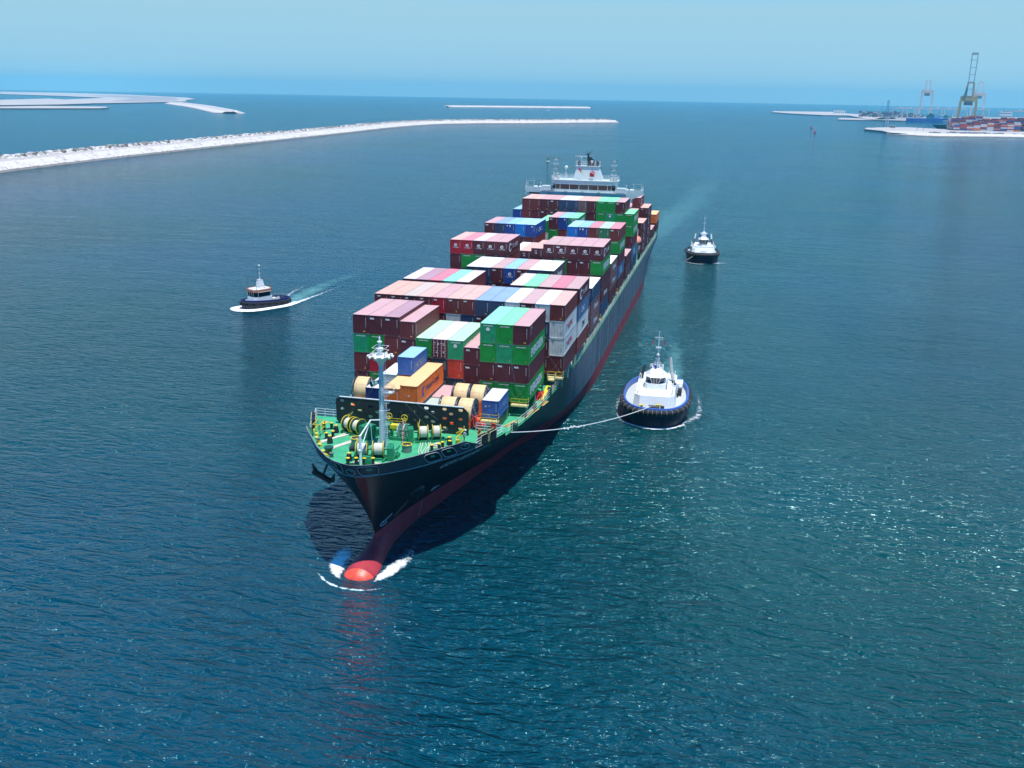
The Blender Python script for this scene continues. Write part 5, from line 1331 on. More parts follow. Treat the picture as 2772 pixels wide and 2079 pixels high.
c = MB(); c.lathe([(.45, -.95), (.7, -.9), (.45, -.85), (.45, .85), (.7, .9), (.45, .95)], (.1, -10.4, 3.3), 16, 'x'); c.box(-1.2, 1.5, -10.8, -9.9, 2.4, 2.9); c.box(1.2, 1.9, -10.9, -10.0, 2.7, 3.7); c.box(-2.3, -1.9, -10.9, -10.4, 2.7, 3.6); wi = c.build('towing_winch', DARK, t1)
c = MB(); c.box(-2.6, -1.8, -11.0, -10.5, 3.7, 3.85); c.box(0.4, 1.3, -10.6, -10.2, 3.85, 4.0); c.box(2.4, 3.1, -10.6, -10.2, 2.9, 3.3); c.build('winch_cover', YELL, wi)
for x in (-3.3, 3.4):
    for y in (-8.2, 0, 6, 9.5):
        c = MB(); c.lathe([(.16, 0), (.16, .8), (.24, .82), (.24, .9)], (x*(1.15 if abs(y) < 8 else .9), y, 2.3), 8); c.build('bollard', DARK, t1)
c = MB(); c.ball((3.0, -.6, 5.5), .35, 8, 6); c.ball((3.3, -1.6, 5.4), .28, 8, 6); c.box(3.9, 4.6, 1.0, 3.0, 2.3, 3.4); c.build('deck_gear', DARK, t1)
c = MB(); c.box(3.5, 4.7, 3.6, 6.8, 2.6, 3.9); c.ball((4.3, 1.9, 3.9), .4, 8, 6); c.build('work_boat_locker', TUGWHITE, t1)
# white hull lettering band windows on deckhouse front
c = MB()
for x in (-1.0, .9): c.lathe([(.14, -.02), (.14, .02)], (x, -8.72, 3.6), 10, 'y')
c.build('porthole', DARK, dh)
# towline: catenary from the ship's bow lead to the tug's winch
c = MB(); A_, B_ = Vector((13.55, -10.7, 11.9)), Vector((29.4, 31.4, 3.75)); pts = []
for i in range(49):
    t = i/48; p = A_.lerp(B_, t); p.z -= 2.0*4*t*(1-t)*.55; pts.append(p)
c.tube(pts, .065, 6); rp = c.build('towline', paint('towline_pale', (.66, .66, .64), .9, .1)); tag(rp, 'pale towline running from the ship to the near tug', 'rope')
c = MB()
for k in range(14): q = pts[16+k//2]; c.ball((q.x+random.uniform(-.25, .25), q.y+random.uniform(-.5, .5), q.z+random.uniform(-.1, .1)), .16, 6, 4)
c.build('splice', paint('towline_pale', (0, 0, 0)), rp)
# second tug astern
t2 = empty('tugboat', (31.3, 223.5, 0), R(5), 'black-hulled tug with white wheelhouse and twin white funnels, following farther astern', 'tug', 'harbour tugs escorting the ship')
tug_body(t2, 24, 11.6, 3.7, 2.9, paint('tug_black_bulwark', (.012, .014, .02), .5, .2), .5)
c = MB(); frustum(c, octo(-4.3, 4.3, -8.4, 5, 1.2), octo(-4.0, 4.0, -7.2, 5, 1.0), 2.6, 4.9); c.box(-3.4, 3.4, -6.2, 4, 4.9, 5.5); dh = c.build('deckhouse', TUGWHITE, t2)
c = MB(); put_text(c, 'OCEAN Y', lambda u, v: (-1.3+u, -8.05+v*.3, 3.75+v), .4, 2.6, .02); c.build('tug_name', MD, dh)
wheelhouse(t2, 0, -4.6, -.8, 1.35, 5.5, 6.0, 7.7, TUGWHITE, flare=.35)
for k in range(3):
    c = MB(); x0 = -1.25+.9*k; c.poly([(x0, -4.45, 8.0), (x0+.7, -4.45, 8.0), (x0+.55, -3.9, 8.3), (x0+.15, -3.9, 8.3)]); c.build('skylight', GLASS, t2)
c = MB(); c.box(-.8, .8, -3.4, -1.4, 8.4, 9.6); c.box(-1.2, 1.2, -3.1, -1.7, 9.6, 9.8); c.lathe([(.7, 9.8), (.6, 10.1), (.2, 10.3)], (0, -2.4, 0), 12); c.build('upper_cabin', TUGWHITE, t2)
r = mast(t2, 0, -2.0, 9.8, 16.2, [(15.2, .55), (13.4, .95), (11.6, .5)])
for s_ in (-1, 1):
    c = MB(); c.tube([(s_*3.3, -.6, 5.4), (s_*3.0, -.2, 7.4)], .28, 10); c.build('exhaust_base', paint('stack_dark_red', (.16, .05, .07), .5, .2), t2)
    c = MB(); c.tube([(s_*3.0, -.2, 7.4), (s_*2.75, .2, 9.2)], .26, 10); c.build('exhaust_stack', TUGWHITE, t2)
    c = MB(); c.lathe([(.3, 0), (.3, .5)], (s_*1.3, -3.0, 8.6), 8); c.build('searchlight', DARK, t2)
    c = MB(); c.rail([(s_*3.9, -6.8, 4.9), (s_*3.9, 4.5, 4.9)], 1.0, 2, 1.4, .05); c.box(s_*4.1-.35, s_*4.1+.35, -4.4, -3.0, 4.9, 5.4); c.build('deck_rail', TUGWHITE, t2)
c = MB(); c.tube([(-2.9, -10.6, 3.8), (-3.9, -11.1, 2.6), (-5.2, -11.4, 1.6), (-6.4, -11.2, 1.1)], .08, 5); c.build('hanging_rope', ROPE, t2)
# third tug running ahead on the left
t3 = empty('tugboat', (-81.0, 102.8, 0), math.atan2(-.46, .89)*1.0, 'small dark blue tug with orange-edged bridge at the left, throwing white foam', 'tug', 'harbour tugs escorting the ship')
tug_body(t3, 14.6, 6.0, 2.5, 1.6, paint('tug_deep_blue', (.012, .022, .14), .45, .15), .26, True, rings=False)
c = MB(); frustum(c, octo(-2.3, 2.3, -5.0, 1.2, .9), octo(-2.2, 2.2, -4.9, 1.2, .9), 1.4, 3.1); c.build('deckhouse', TUGWHITE, t3)
w_ = wheelhouse(t3, 0, -4.7, .9, 2.15, 3.1, 3.3, 4.6, TUGWHITE, flare=.12, ch=.9)
c = MB(); k_ = octo(-2.4, 2.4, -4.95, 1.1, .95)
c.grid([[(x, y, 4.6) for x, y in k_+k_[:1]], [(x*1.03, y, 5.3) for x, y in k_+k_[:1]]]); c.build('orange_coaming', paint('coaming_orange', (.80, .26, .14), .5, .12, 3), w_)
c = MB(); frustum(c, [(-.9, -2.6), (.9, -2.6), (.9, -.6), (-.9, -.6)], [(-.45, -2.2), (.45, -2.2), (.45, -1), (-.45, -1)], 5.0, 7.6); c.ball((1.3, -1.2, 5.7), .3, 8, 6); c.ball((-1.3, -1.6, 5.7), .3, 8, 6); c.build('mast_base', TUGWHITE, t3)
c = MB()
for s_ in (-1, 1):
    c.tube([(s_*1.95, -4.2, 5.2), (s_*1.95, -4.2, 7.3), (s_*1.5, -3.6, 7.8)], .06, 5); c.tube([(s_*1.95, .5, 5.2), (s_*1.95, .5, 7.3), (s_*1.5, .1, 7.8)], .06, 5); c.bar((s_*1.95, -4.2, 6.2), (s_*1.95, .5, 6.2), .05); c.bar((s_*1.5, -3.6, 7.8), (s_*1.5, .1, 7.8), .06)
c.bar((-1.5, -3.6, 7.8), (1.5, -3.6, 7.8), .06); c.bar((-1.5, .1, 7.8), (1.5, .1, 7.8), .06); c.build('roof_cage', STEEL, t3)
mast(t3, 0, -1.6, 7.5, 11.2, [(10.5, .95), (9.3, .9)])
c = MB(); c.ball((0, -1.6, 11.3), .3, 8, 6); c.build('mast_dome', TUGWHITE, t3)
c = MB(); c.rail([(2.1, 1.6, 1.5), (2.0, 5.5, 1.5), (0, 7.0, 1.5), (-2.0, 5.5, 1.5), (-2.1, 1.6, 1.5)], 1.0, 1, 1.5, .05); c.build('deck_rail', STEEL, t3)
c = MB(); c.box(-.7, .7, 2.0, 3.4, 1.2, 2.0); c.box(-.9, -.4, 4.4, 4.9, 1.2, 1.9); c.lathe([(.3, 0), (.3, 1.0)], (0, -6.2, 1.7), 8); c.build('deck_gear', OFFW, t3)

#==SECTION_FOAM==
# ------------------------------------------------------------------ foam and wakes
foam_band('bow_foam', [(-1.7, -35.1), (-2.6, -33.6), (-3.2, -31.4), (-3.5, -28.8), (-3.2, -25.5), (-2.9, -21.0)], [(.3, .2), (1.6, 1.1), (2.3, 1.7), (2.9, 2.2), (2.6, 2.0), (1.8, 1.4)], [.30, .62, .66, .50, .22, .05], FOAM, 'white foam curling off the left side of the bulbous bow', .06, m=14)
foam_band('bow_foam', [(2.2, -34.9), (2.9, -33.4), (3.5, -31.2), (4.0, -28.6), (4.0, -25.0), (3.9, -19.5)], [(.3, .3), (1.3, 1.2), (1.8, 1.7), (2.2, 2.1), (2.2, 2.2), (2.4, 2.2)], [.30, .60, .62, .44, .26, .05], FOAM, 'white foam curling off the right side of the bulbous bow', .06, m=14)
foam_band('bow_foam', [(-5.2, -34.2), (-3.2, -36.1), (-1.0, -37.0), (1.2, -37.1), (3.2, -36.4), (4.6, -35.2)], [(.35, .35), (.5, .45), (.55, .6), (.5, .5), (.35, .35), (.2, .2)], [.42, .50, .46, .48, .40, .2], FOAMF, 'thin arc of foam in front of the bulb nose', .05, m=8)
foam_band('hull_wash', [(2.4, -22), (2.6, -16), (4.0, -8), (6.0, 1), (8.8, 12), (12.0, 24), (14.6, 36)], [(.5, 1.6), (.5, 2.6), (.5, 3.0), (.4, 2.4), (.3, 1.6), (.3, 1.0), (.2, .8)], [.26, .24, .18, .12, .08, .06, .0], FOAMF, 'broken foam streaks washing along the ship side', .04, m=10)
foam_band('whitecap', [(12.6, -12.3), (14.4, -8.0), (16.5, -4.5), (18.5, -1.0), (21.5, 5)], [(.6, .6), (.9, .9), (.8, .8), (.9, .9), (.5, .5)], [.14, .24, .20, .16, .05], FOAMF, 'line of small breaking crests off the ship bow wave', .05, m=6)
# near tug wash
foam_band('tug_wash', [(22.6, 37.6), (24.2, 33.0), (27.0, 30.6), (30.2, 29.9), (33.4, 31.2), (35.6, 34.0)], [(.7, .3), (.7, .4), (.7, .6), (.7, .6), (.7, .6), (.8, .7)], [.30, .50, .66, .66, .60, .46], FOAM, 'white bow wash in front of the near tug', .06, m=8)
foam_band('tug_wash', [(34.8, 34.0), (37.4, 38.5), (38.0, 43.5), (37.6, 49.0), (36.8, 56.0), (35.8, 66), (34.5, 80)], [(1.6, 1.6), (1.8, 1.5), (1.7, 1.3), (1.6, 1.3), (1.8, 1.6), (2, 2), (1.5, 1.5)], [.30, .40, .34, .28, .20, .12, .0], FOAM, 'churned foam along the right side of the near tug', .05, m=10)
foam_band('tug_wash', [(24.0, 35.5), (22.5, 41.0), (22.6, 47.0), (23.4, 54.0), (24.8, 64), (26, 78)], [(1.2, 1.2), (1.4, 1.2), (1.6, 1.4), (2.0, 1.8), (2.2, 2.0), (1.5, 1.5)], [.26, .30, .34, .30, .18, .0], FOAM, 'churned foam along the left side of the near tug', .05, m=10)
foam_band('tug_wash', [(31.0, 55.5), (31.2, 62), (31.0, 72), (30.5, 84), (30, 98)], [(3.5, 3.5), (4, 4), (4, 4), (3.5, 3.5), (2.5, 2.5)], [.50, .48, .36, .22, .0], AER, 'pale churned water behind the near tug', .03, m=8)
# second tug
foam_band('tug_wash', [(25.2, 216.5), (27.8, 212.6), (31.0, 211.2), (34.4, 212.6), (37.6, 215.2), (40.5, 216.2)], [(.4, .3), (.4, .3), (.35, .25), (.5, .35), (.5, .3), (.3, .2)], [.30, .50, .46, .60, .60, .4], FOAM, 'thin line of foam under the bow of the far tug', .06, m=6)
# third tug: bow wave, side wash and long wake
foam_band('tug_wash', [(-82.4, 108.0), (-85.4, 102.0), (-87.2, 97.0), (-84.6, 94.6), (-81.0, 95.6), (-78.0, 99.6), (-75.6, 104.5), (-75.0, 110.0)], [(.9, .8), (1.1, 1.0), (1.3, 1.3), (1.5, 1.5), (1.5, 1.5), (1.4, 1.3), (1.3, 1.3), (1.3, 1.3)], [.4, .6, .9, 1.0, 1.0, .9, .75, .6], FOAM, 'thick white bow wave round the small left tug', .06, m=8, edge=lambda s_: min(1, 3*math.sin(PI*s_)))
foam_band('tug_wake', [(-77.2, 109.0), (-77.4, 116), (-77.8, 124), (-78.0, 133), (-77.6, 143), (-76.2, 156), (-73.5, 172)], [(2.4, 2.4), (4.4, 3.8), (5.0, 4.2), (5.2, 4.8), (5.0, 5.0), (5, 5), (4, 4)], [.62, .52, .40, .30, .20, .10, .0], AER, 'pale turquoise wake trailing behind the small left tug', .03, m=10)
foam_band('tug_wake', [(-79.6, 111.0), (-81.8, 118), (-82.9, 126), (-83.0, 135), (-82.0, 146), (-80, 158)], [(1.2, 1.3), (1.3, 1.4), (1.2, 1.4), (1.1, 1.3), (1, 1), (.8, .8)], [.46, .42, .34, .26, .16, .0], FOAM, 'upper foam edge of the wake behind the left tug', .05, m=8)
foam_band('tug_wake', [(-75.0, 108.5), (-74.2, 115), (-73.6, 123), (-73.0, 132), (-72.2, 142), (-70.5, 155)], [(1.5, 1.2), (1.7, 1.3), (1.5, 1.3), (1.3, 1.2), (1.2, 1.1), (.8, .8)], [.60, .50, .38, .27, .16, .0], FOAM, 'lower foam edge of the wake behind the left tug', .05, m=8)
# long slick behind the ship
foam_band('ship_wake', [(0, 224), (3, 260), (10, 320), (18, 420), (22, 560), (20, 760)], [(13, 13), (15, 15), (17, 17), (20, 20), (24, 24), (20, 20)], [.40, .34, .27, .20, .14, .0], AER, 'long pale wake behind the stern of the ship', .02, m=10)
foam_band('ship_wake', [(19, 214), (25, 240), (33, 275), (40, 310), (44, 360), (40, 430)], [(1.4, 1.4), (1.8, 1.8), (2.0, 2.0), (2.4, 2.4), (2.5, 2.5), (2, 2)], [.16, .14, .16, .14, .10, .0], FOAMF, 'scattered foam line curving off the ship stern', .05, m=6)

#==SECTION_HARBOUR==
# ------------------------------------------------------------------ breakwaters, islands, port
def rock_mat(name, c1, c2, sc):
    m = bpy.data.materials.new(name); m.use_nodes = True; n = m.node_tree; b = n.nodes['Principled BSDF']; b.inputs['Roughness'].default_value = .95
    g = n.nodes.new('ShaderNodeNewGeometry'); v = n.nodes.new('ShaderNodeTexVoronoi'); v.inputs['Scale'].default_value = sc; n.links.new(g.outputs['Position'], v.inputs['Vector'])
    t = n.nodes.new('ShaderNodeTexNoise'); t.inputs['Scale'].default_value = sc*.35; t.inputs['Detail'].default_value = 6; n.links.new(g.outputs['Position'], t.inputs['Vector'])
    a = n.nodes.new('ShaderNodeMath'); a.operation = 'MULTIPLY_ADD'; a.inputs[1].default_value = .55; n.links.new(v.outputs['Distance'], a.inputs[0]); n.links.new(t.outputs[0], a.inputs[2])
    cr = n.nodes.new('ShaderNodeValToRGB'); cr.color_ramp.elements[0].position = .45; cr.color_ramp.elements[0].color = (*c1, 1); cr.color_ramp.elements[1].position = .75; cr.color_ramp.elements[1].color = (*c2, 1)
    n.links.new(a.outputs[0], cr.inputs[0]); n.links.new(cr.outputs[0], b.inputs['Base Color']); return m
ROCK = rock_mat('pale_rock', (.30, .27, .25), (.60, .55, .50), .35)
WETR = rock_mat('wet_rock', (.10, .09, .08), (.22, .20, .18), .5)
SAND = rock_mat('sand', (.54, .49, .44), (.44, .40, .37), .01)
SANDG = rock_mat('grey_ground', (.40, .37, .36), (.30, .28, .28), .006)
def ribbon(root, name, path, prof, mat, jit=0., n=24, seed=1):
    rn = random.Random(seed); pp = catmull([(x, y, 0) for x, y in path], n); rows = []
    for i, p in enumerate(pp):
        d = (pp[min(i+1, len(pp)-1)]-pp[max(i-1, 0)]).normalized(); nn = Vector((-d.y, d.x, 0))
        f = 1 if 0 < i < len(pp)-1 else .55
        rows.append([tuple(p+nn*(o*f+rn.uniform(-jit, jit)*.6)+Vector((0, 0, h*f if h > 0 else h))+Vector((0, 0, rn.uniform(-jit, jit)*.3 if h > 0 else 0))) for o, h in prof])
    c = MB(); c.grid(rows); return c.build(name, mat, root)
def breakwater(path, lab, w_=22, h=5.0, seed=1, n=24, units=True):
    r = empty('breakwater', (0, 0, 0)); tag(r, lab, 'breakwater')
    k = w_/22
    ribbon(r, 'wet_rock_foot', path, [(-17*k, -1.5), (-14.5*k, .9), (-13.5*k, 1.4)], WETR, .8, n*2, seed)
    ribbon(r, 'rock_slope', path, [(-14*k, 1.2), (-10*k, h*.62), (-7*k, h*.92), (-6*k, h)], ROCK, .45, n*2, seed+1)
    ribbon(r, 'crest_road', path, [(-6*k, h), (0, h+.02), (4*k, h)], SAND, 0, n, seed+2)
    ribbon(r, 'far_rock_slope', path, [(4*k, h), (6*k, h+1.2), (9*k, h*.8), (16*k, -1.5)], ROCK, .8, n*2, seed+3)
    if units:
        rn = random.Random(seed); c = MB(); pp = catmull([(x, y, 0) for x, y in path], n*5)
        for i in range(0, len(pp)-1):
            d = (pp[i+1]-pp[i]); 
            if d.length < 1e-6: continue
            nn = Vector((-d.y, d.x, 0)).normalized()
            for q in range(2):
                p = pp[i]+d*rn.random()+nn*rn.uniform(5, 10)*k; s_ = rn.uniform(.9, 2.0)
                M = Matrix.Translation((p.x, p.y, h+rn.uniform(-.2, 1.0))) @ Matrix.Rotation(rn.random()*3, 4, 'Z') @ Matrix.Rotation(rn.uniform(-.9, .9), 4, 'X')
                c.mat(rn.randrange(2)).box(-s_, s_, -s_*.7, s_*.7, -s_*.7, s_*.7, M)
        o = c.build('armour_blocks', [ROCK, WETR], r, fix=False); o['kind'] = 'stuff'
    return r
breakwater([(-405, 100), (-440, 300), (-468, 470), (-486, 640), (-500, 860), (-518, 1150), (-538, 1420), (-532, 1640), (-478, 1770), (-400, 1860), (-310, 1990), (-238, 2098)], 'long pale rock breakwater sweeping from the left edge behind the ship', 30, 5.5, 3, 26)
breakwater([(-1193, 3990), (-1090, 4130), (-900, 4330), (-720, 4500), (-660, 4545)], 'short detached breakwater lying on the far water at centre', 46, 6, 9, 10, False)
breakwater([(-2090, 3330), (-1900, 3080), (-1650, 2760), (-1400, 2410), (-1190, 2110)], 'slanting breakwater arm reaching out from the tip of the sandy island', 60, 6, 11, 10, False)
def land(name, pts, z, mat, lab=None, skirt=WETR):
    c = MB(); c.mat(0).poly([(x, y, z) for x, y in pts]); k = len(pts)
    cx = sum(x for x, y in pts)/k; cy = sum(y for x, y in pts)/k
    c.mat(1)
    for i in range(k):
        a, b = pts[i], pts[(i+1) % k]; c.poly([(a[0], a[1], z), (b[0], b[1], z), (b[0], b[1], -1.4), (a[0], a[1], -1.4)])
    o = c.build(name, [mat, skirt], None); struct(o); return o
isl = [(-6321, 7436), (-5709, 7559), (-4630, 6810), (-3328, 5483), (-2816, 4711), (-2600, 4250), (-2331, 3819), (-2240, 3480), (-2187, 3249), (-2121, 2875), (-2013, 2565), (-1986, 2272), (-2733, 3162), (-2992, 3776), (-2779, 3604), (-3216, 4501), (-3863, 4981), (-4579, 5361)]
land('sand_island', isl, 3.0, SAND)
land('island_ground', [(-4300, 6150), (-3300, 5300), (-2850, 4600), (-2500, 4000), (-2330, 3560), (-2420, 3400), (-2700, 3900), (-3150, 4650), (-3900, 5300)], 3.4, SANDG)
land('sand_spit', [(-1866, 2129), (-1889, 2316), (-1753, 2415), (-1658, 2296), (-1624, 2202), (-1732, 1969)], 2.6, SAND)
land('sand_spit', [(175, 4347), (196, 4737), (477, 4904), (483, 4451), (532, 4191), (650, 4200), (530, 3250), (474, 3110), (425, 3095), (441, 3806), (341, 3769), (235, 4006)], 3.2, SAND)
land('sand_spit', [(326, 2983), (357, 3230), (410, 3248), (460, 3100), (388, 2976)], 2.4, SAND)
land('terminal_ground', [(428, 3000), (500, 3400), (620, 3700), (1900, 5200), (3300, 4300), (1500, 3200), (900, 3000), (760, 3190), (640, 3120), (505, 2960)], 3.2, SANDG)
# near quay spur with its pale road and rock slope
land('quay_ground', [(284, 1944), (300, 2040), (345, 2120), (400, 2175), (440, 2110), (500, 2010), (640, 2040), (900, 2150), (1400, 2300), (1400, 1960), (700, 1800), (520, 1768), (426, 1722), (358, 1690), (304, 1745), (306, 1850)], 3.0, SAND)
q_ = empty('breakwater', (0, 0, 0)); tag(q_, 'white rock revetment and road along the near port spur at right', 'revetment')
ribbon(q_, 'wet_rock_foot', [(305, 1750), (360, 1680), (430, 1708), (560, 1758), (760, 1800), (1300, 1880)], [(-12, -1.5), (-9, 1.2)], WETR, .8, 20, 31)
ribbon(q_, 'white_slope', [(308, 1765), (362, 1692), (430, 1718), (560, 1768), (760, 1812), (1300, 1892)], [(-9, 1.2), (0, 4.6), (10, 4.7), (16, 3.0)], rock_mat('white_rock', (.74, .70, .66), (.60, .56, .52), .2), .4, 20, 32)
# rubble heaps and buildings near the road
rn = random.Random(12)
c = MB()
for k in range(220):
    x = 380+rn.random()*520; y = 1765+(x-380)*.16+rn.uniform(5, 60); s_ = rn.uniform(1, 3.2)
    c.mat(rn.randrange(3)).box(-s_*1.6, s_*1.6, -s_, s_, -1, s_*.8, Matrix.Translation((x, y, 3)) @ Matrix.Rotation(rn.random()*3, 4, 'Z'))
o = c.build('rubble', [ROCK, SAND, SANDG], None, fix=False); tag(o, 'stone rubble heaps along the port spur road', 'rubble', None, 'stuff')
def building(x, y, w_, d_, h, lab, m=WHITE):
    r = empty('building', (x, y, 3)); tag(r, lab, 'building'); c = MB(); c.box(-w_/2, w_/2, -d_/2, d_/2, 0, h); c.build('wall', m, r)
    c = MB(); c.box(-w_/2-.3, w_/2+.3, -d_/2-.3, d_/2+.3, h, h+.4); c.build('roof', GREYW, r)
    c = MB(); [c.box(a, a+w_*.1, -d_/2-.06, -d_/2, h*.35, h*.7) for a in [(-w_/2)+w_*(.08+.18*i) for i in range(5)]]; c.build('window', GLASS, r)
building(447, 4255, 44, 30, 13, 'pale building standing on the far sand spit'); building(455, 3550, 10, 14, 11, 'small white tower building on the flat ground left of the terminal')
building(560, 3500, 22, 14, 7, 'low white shed at the left end of the far container yard', OFFW); building(356, 2080, 10, 8, 5, 'small grey hut near the tip of the near port spur', SANDG)
# cranes
CRY = paint('crane_cream', (.66, .46, .22), .6, .08, .05); CRG = paint('crane_grey', (.45, .44, .46), .6, .1, .05); CRW = paint('crane_pale', (.66, .56, .50), .6, .08, .05)
def quay_crane(x, y, s_, rz, lab, mat, legs, top, boomtop, gauge=30, wide=28, boom=True):
    """ship-to-shore crane with its boom raised; heights in metres, wide along the quay"""
    r = empty('quay_crane', (x, y, 3.2), rz); tag(r, lab, 'crane', 'quay cranes with raised booms')
    t_ = 2.3*s_; W2 = wide/2; c = MB()
    for sx in (-1, 1):
        c = MB(); c.tube([(sx*W2, 0, 0), (sx*W2*.9, 0, legs)], t_*1.25, 4); c.build('leg', mat, r)
        c = MB(); c.tube([(sx*W2, gauge, 0), (sx*W2*.9, gauge, legs)], t_*1.0, 4); c.build('leg', mat, r)
    c = MB(); c.box(-W2*1.0, W2*1.0, -1.6*s_, 1.6*s_, legs*.98, legs*1.02+7*s_); c.box(-W2, W2, gauge-1.5*s_, gauge+1.5*s_, legs, legs+3*s_); c.box(-6*s_, 6*s_, -4, gauge+34, legs+1, legs+5*s_)
    for sx in (-1, 1): c.box(sx*W2*.95-t_*.6, sx*W2*.95+t_*.6, 0, gauge, legs*.30, legs*.30+2*s_); c.bar((sx*W2, 0, legs*.3), (sx*W2*.92, gauge, legs), .8*s_)
    c.build('portal_frame', mat, r)
    c = MB()
    for sx in (-1, 1): c.tube([(sx*7*s_, 0, legs+5*s_), (sx*4.6*s_, 2, top)], 2.1*s_, 4); c.bar((sx*7*s_, gauge, legs+4*s_), (sx*3.6*s_, 2, top), .6*s_); c.bar((-W2*1.02, 0, legs+2), (-5*s_, 0, legs+(top-legs)*.55), .5*s_)
    c.box(-4.4*s_, 4.4*s_, 1, 3, top-1.2*s_, top+.8*s_); c.build('apex_frame', mat, r)
    if boom:
        c = MB()
        for sx in (-1, 1): c.tube([(sx*4.4*s_, -2, legs+6*s_), (sx*4.2*s_, -7, top), (sx*4.6*s_, -12, boomtop)], .8*s_, 4)
        nb = 6
        for k in range(nb+1):
            z = legs+8*s_+(boomtop-legs-8*s_)*k/nb; yy = -2-10*(z-legs)/(boomtop-legs); c.bar((-4.2*s_, yy, z), (4.2*s_, yy, z), .45*s_)
        c.box(-4.8*s_, 4.8*s_, -13.5, -11, boomtop-3.5*s_, boomtop); c.build('raised_boom', CRG, r)
    c = MB(); c.box(-7*s_, 7*s_, -5, 2, legs-7*s_, legs-1.0*s_); c.build('operator_cab', STEEL, r)
    c = MB(); c.box(-5*s_, 5*s_, gauge*.6, gauge+12, legs+5*s_, legs+10*s_); c.build('machinery_house', WHITE, r)
    return r
quay_crane(556, 2365, 1.35, R(-13), 'tallest quay crane, cream legs with boom raised straight up', CRY, 57, 98, 163, 30, 37)
quay_crane(698, 3745, 1.35, R(-12), 'left pale quay crane standing alone above the yard', CRW, 84, 127, 128, 26, 40, boom=False)
quay_crane(889, 3815, 1.35, R(-12), 'pale quay crane partly hidden just behind the tallest one', CRW, 78, 127, 128, 26, 42, boom=False)
quay_crane(742, 2000, 1.35, R(-10), 'cream quay crane cut off by the right edge of the picture', CRY, 62, 95, 96, 30, 36, boom=False)
def rtg(x, y, k):
    r = empty('yard_crane', (x, y, 3.2), R(-14)); tag(r, 'cream gantry crane over the far container yard, %s' % ['leftmost of its row', 'second from left of its row', 'behind the left pale quay crane', 'right of the left pale quay crane', 'left of the tallest crane', 'nearest the tallest crane', 'right of the tallest crane above far stacks', 'farthest right, by the white ship bridge'][k], 'gantry crane', 'gantry cranes in the far yard')
    for a in (-25, 25):
        c = MB(); c.bar((a, 0, 0), (a*.85, 0, 31), 1.1); c.bar((a, 14, 0), (a*.85, 14, 31), 1.1); c.build('leg', CRW, r)
    c = MB(); c.box(-25, 25, -1, 1, 30, 33); c.box(-25, 25, 13, 15, 30, 33); c.build('girder', CRW, r)
    c = MB(); c.box(-5, 4, 0, 13, 33, 36.5); c.build('trolley', GREYW, r)
for k, (x, y) in enumerate([(570, 3452), (607, 3497), (654, 3553), (722, 3636), (770, 3694), (820, 3753), (905, 3800), (885, 3215)]): rtg(x, y, k)
# lattice tower, light masts, tripod beacon
def lattice(x, y, h, w0, w1, lab, m=STEEL, name='lattice_tower'):
    r = empty(name, (x, y, 3)); tag(r, lab, 'tower'); c = MB()
    for sx, sy in ((-1, -1), (1, -1), (1, 1), (-1, 1)): c.bar((sx*w0, sy*w0, 0), (sx*w1, sy*w1, h), .35)
    n_ = 10
    for i in range(n_):
        a, b = w0+(w1-w0)*i/n_, w0+(w1-w0)*(i+1)/n_; z0, z1 = h*i/n_, h*(i+1)/n_
        c.bar((-a, -a, z0), (b, -b, z1), .22); c.bar((a, -a, z0), (-b, -b, z1), .22)
    c.build('lattice', m, r); c = MB(); c.box(-w1*2.4, w1*2.4, -w1*2, w1*2, h, h+1.2); c.box(-w1*1.4, w1*1.8, -w1, w1, h+3.5, h+4.2); c.bar((w1, 0, h), (w1, 0, h+6), .3); c.build('lamp_platform', m, r)
lattice(386, 2403, 52, 4.0, 1.4, 'tall grey lattice tower beside the water left of the yard', paint('tower_blue_grey', (.20, .26, .36), .6, .1))
lattice(352, 2142, 16, 3.4, 3.0, 'white skeleton beacon frame on the near port spur', WHITE, 'beacon_frame')
def light_mast(x, y, h, lab, r_=.4):
    r = empty('light_mast', (x, y, 3)); tag(r, lab, 'light mast', 'light masts in the port'); c = MB(); c.tube([(0, 0, 0), (0, 0, h)], r_, 6, r_*.5); c.build('pole', STEEL, r); c = MB(); c.box(-2, 2, -.8, .8, h, h+.9); c.build('lamp_head', STEEL, r)
light_mast(515, 3485, 46, 'light mast at the left end of the far container yard', .7); light_mast(346, 2136, 12, 'short mast at the hut on the near port spur'); light_mast(389, 1913, 20, 'light mast on the near spur, right one of two'); light_mast(376, 1903, 18, 'light mast on the near spur, left one of two'); light_mast(501, 3796, 38, 'thin light mast on the sand flat left of the terminal', .6); light_mast(300, 1960, 9, 'short post at the very tip of the near port spur', .3); light_mast(850, 2750, 24, 'light mast rising over stacks right of the tallest crane', .6)
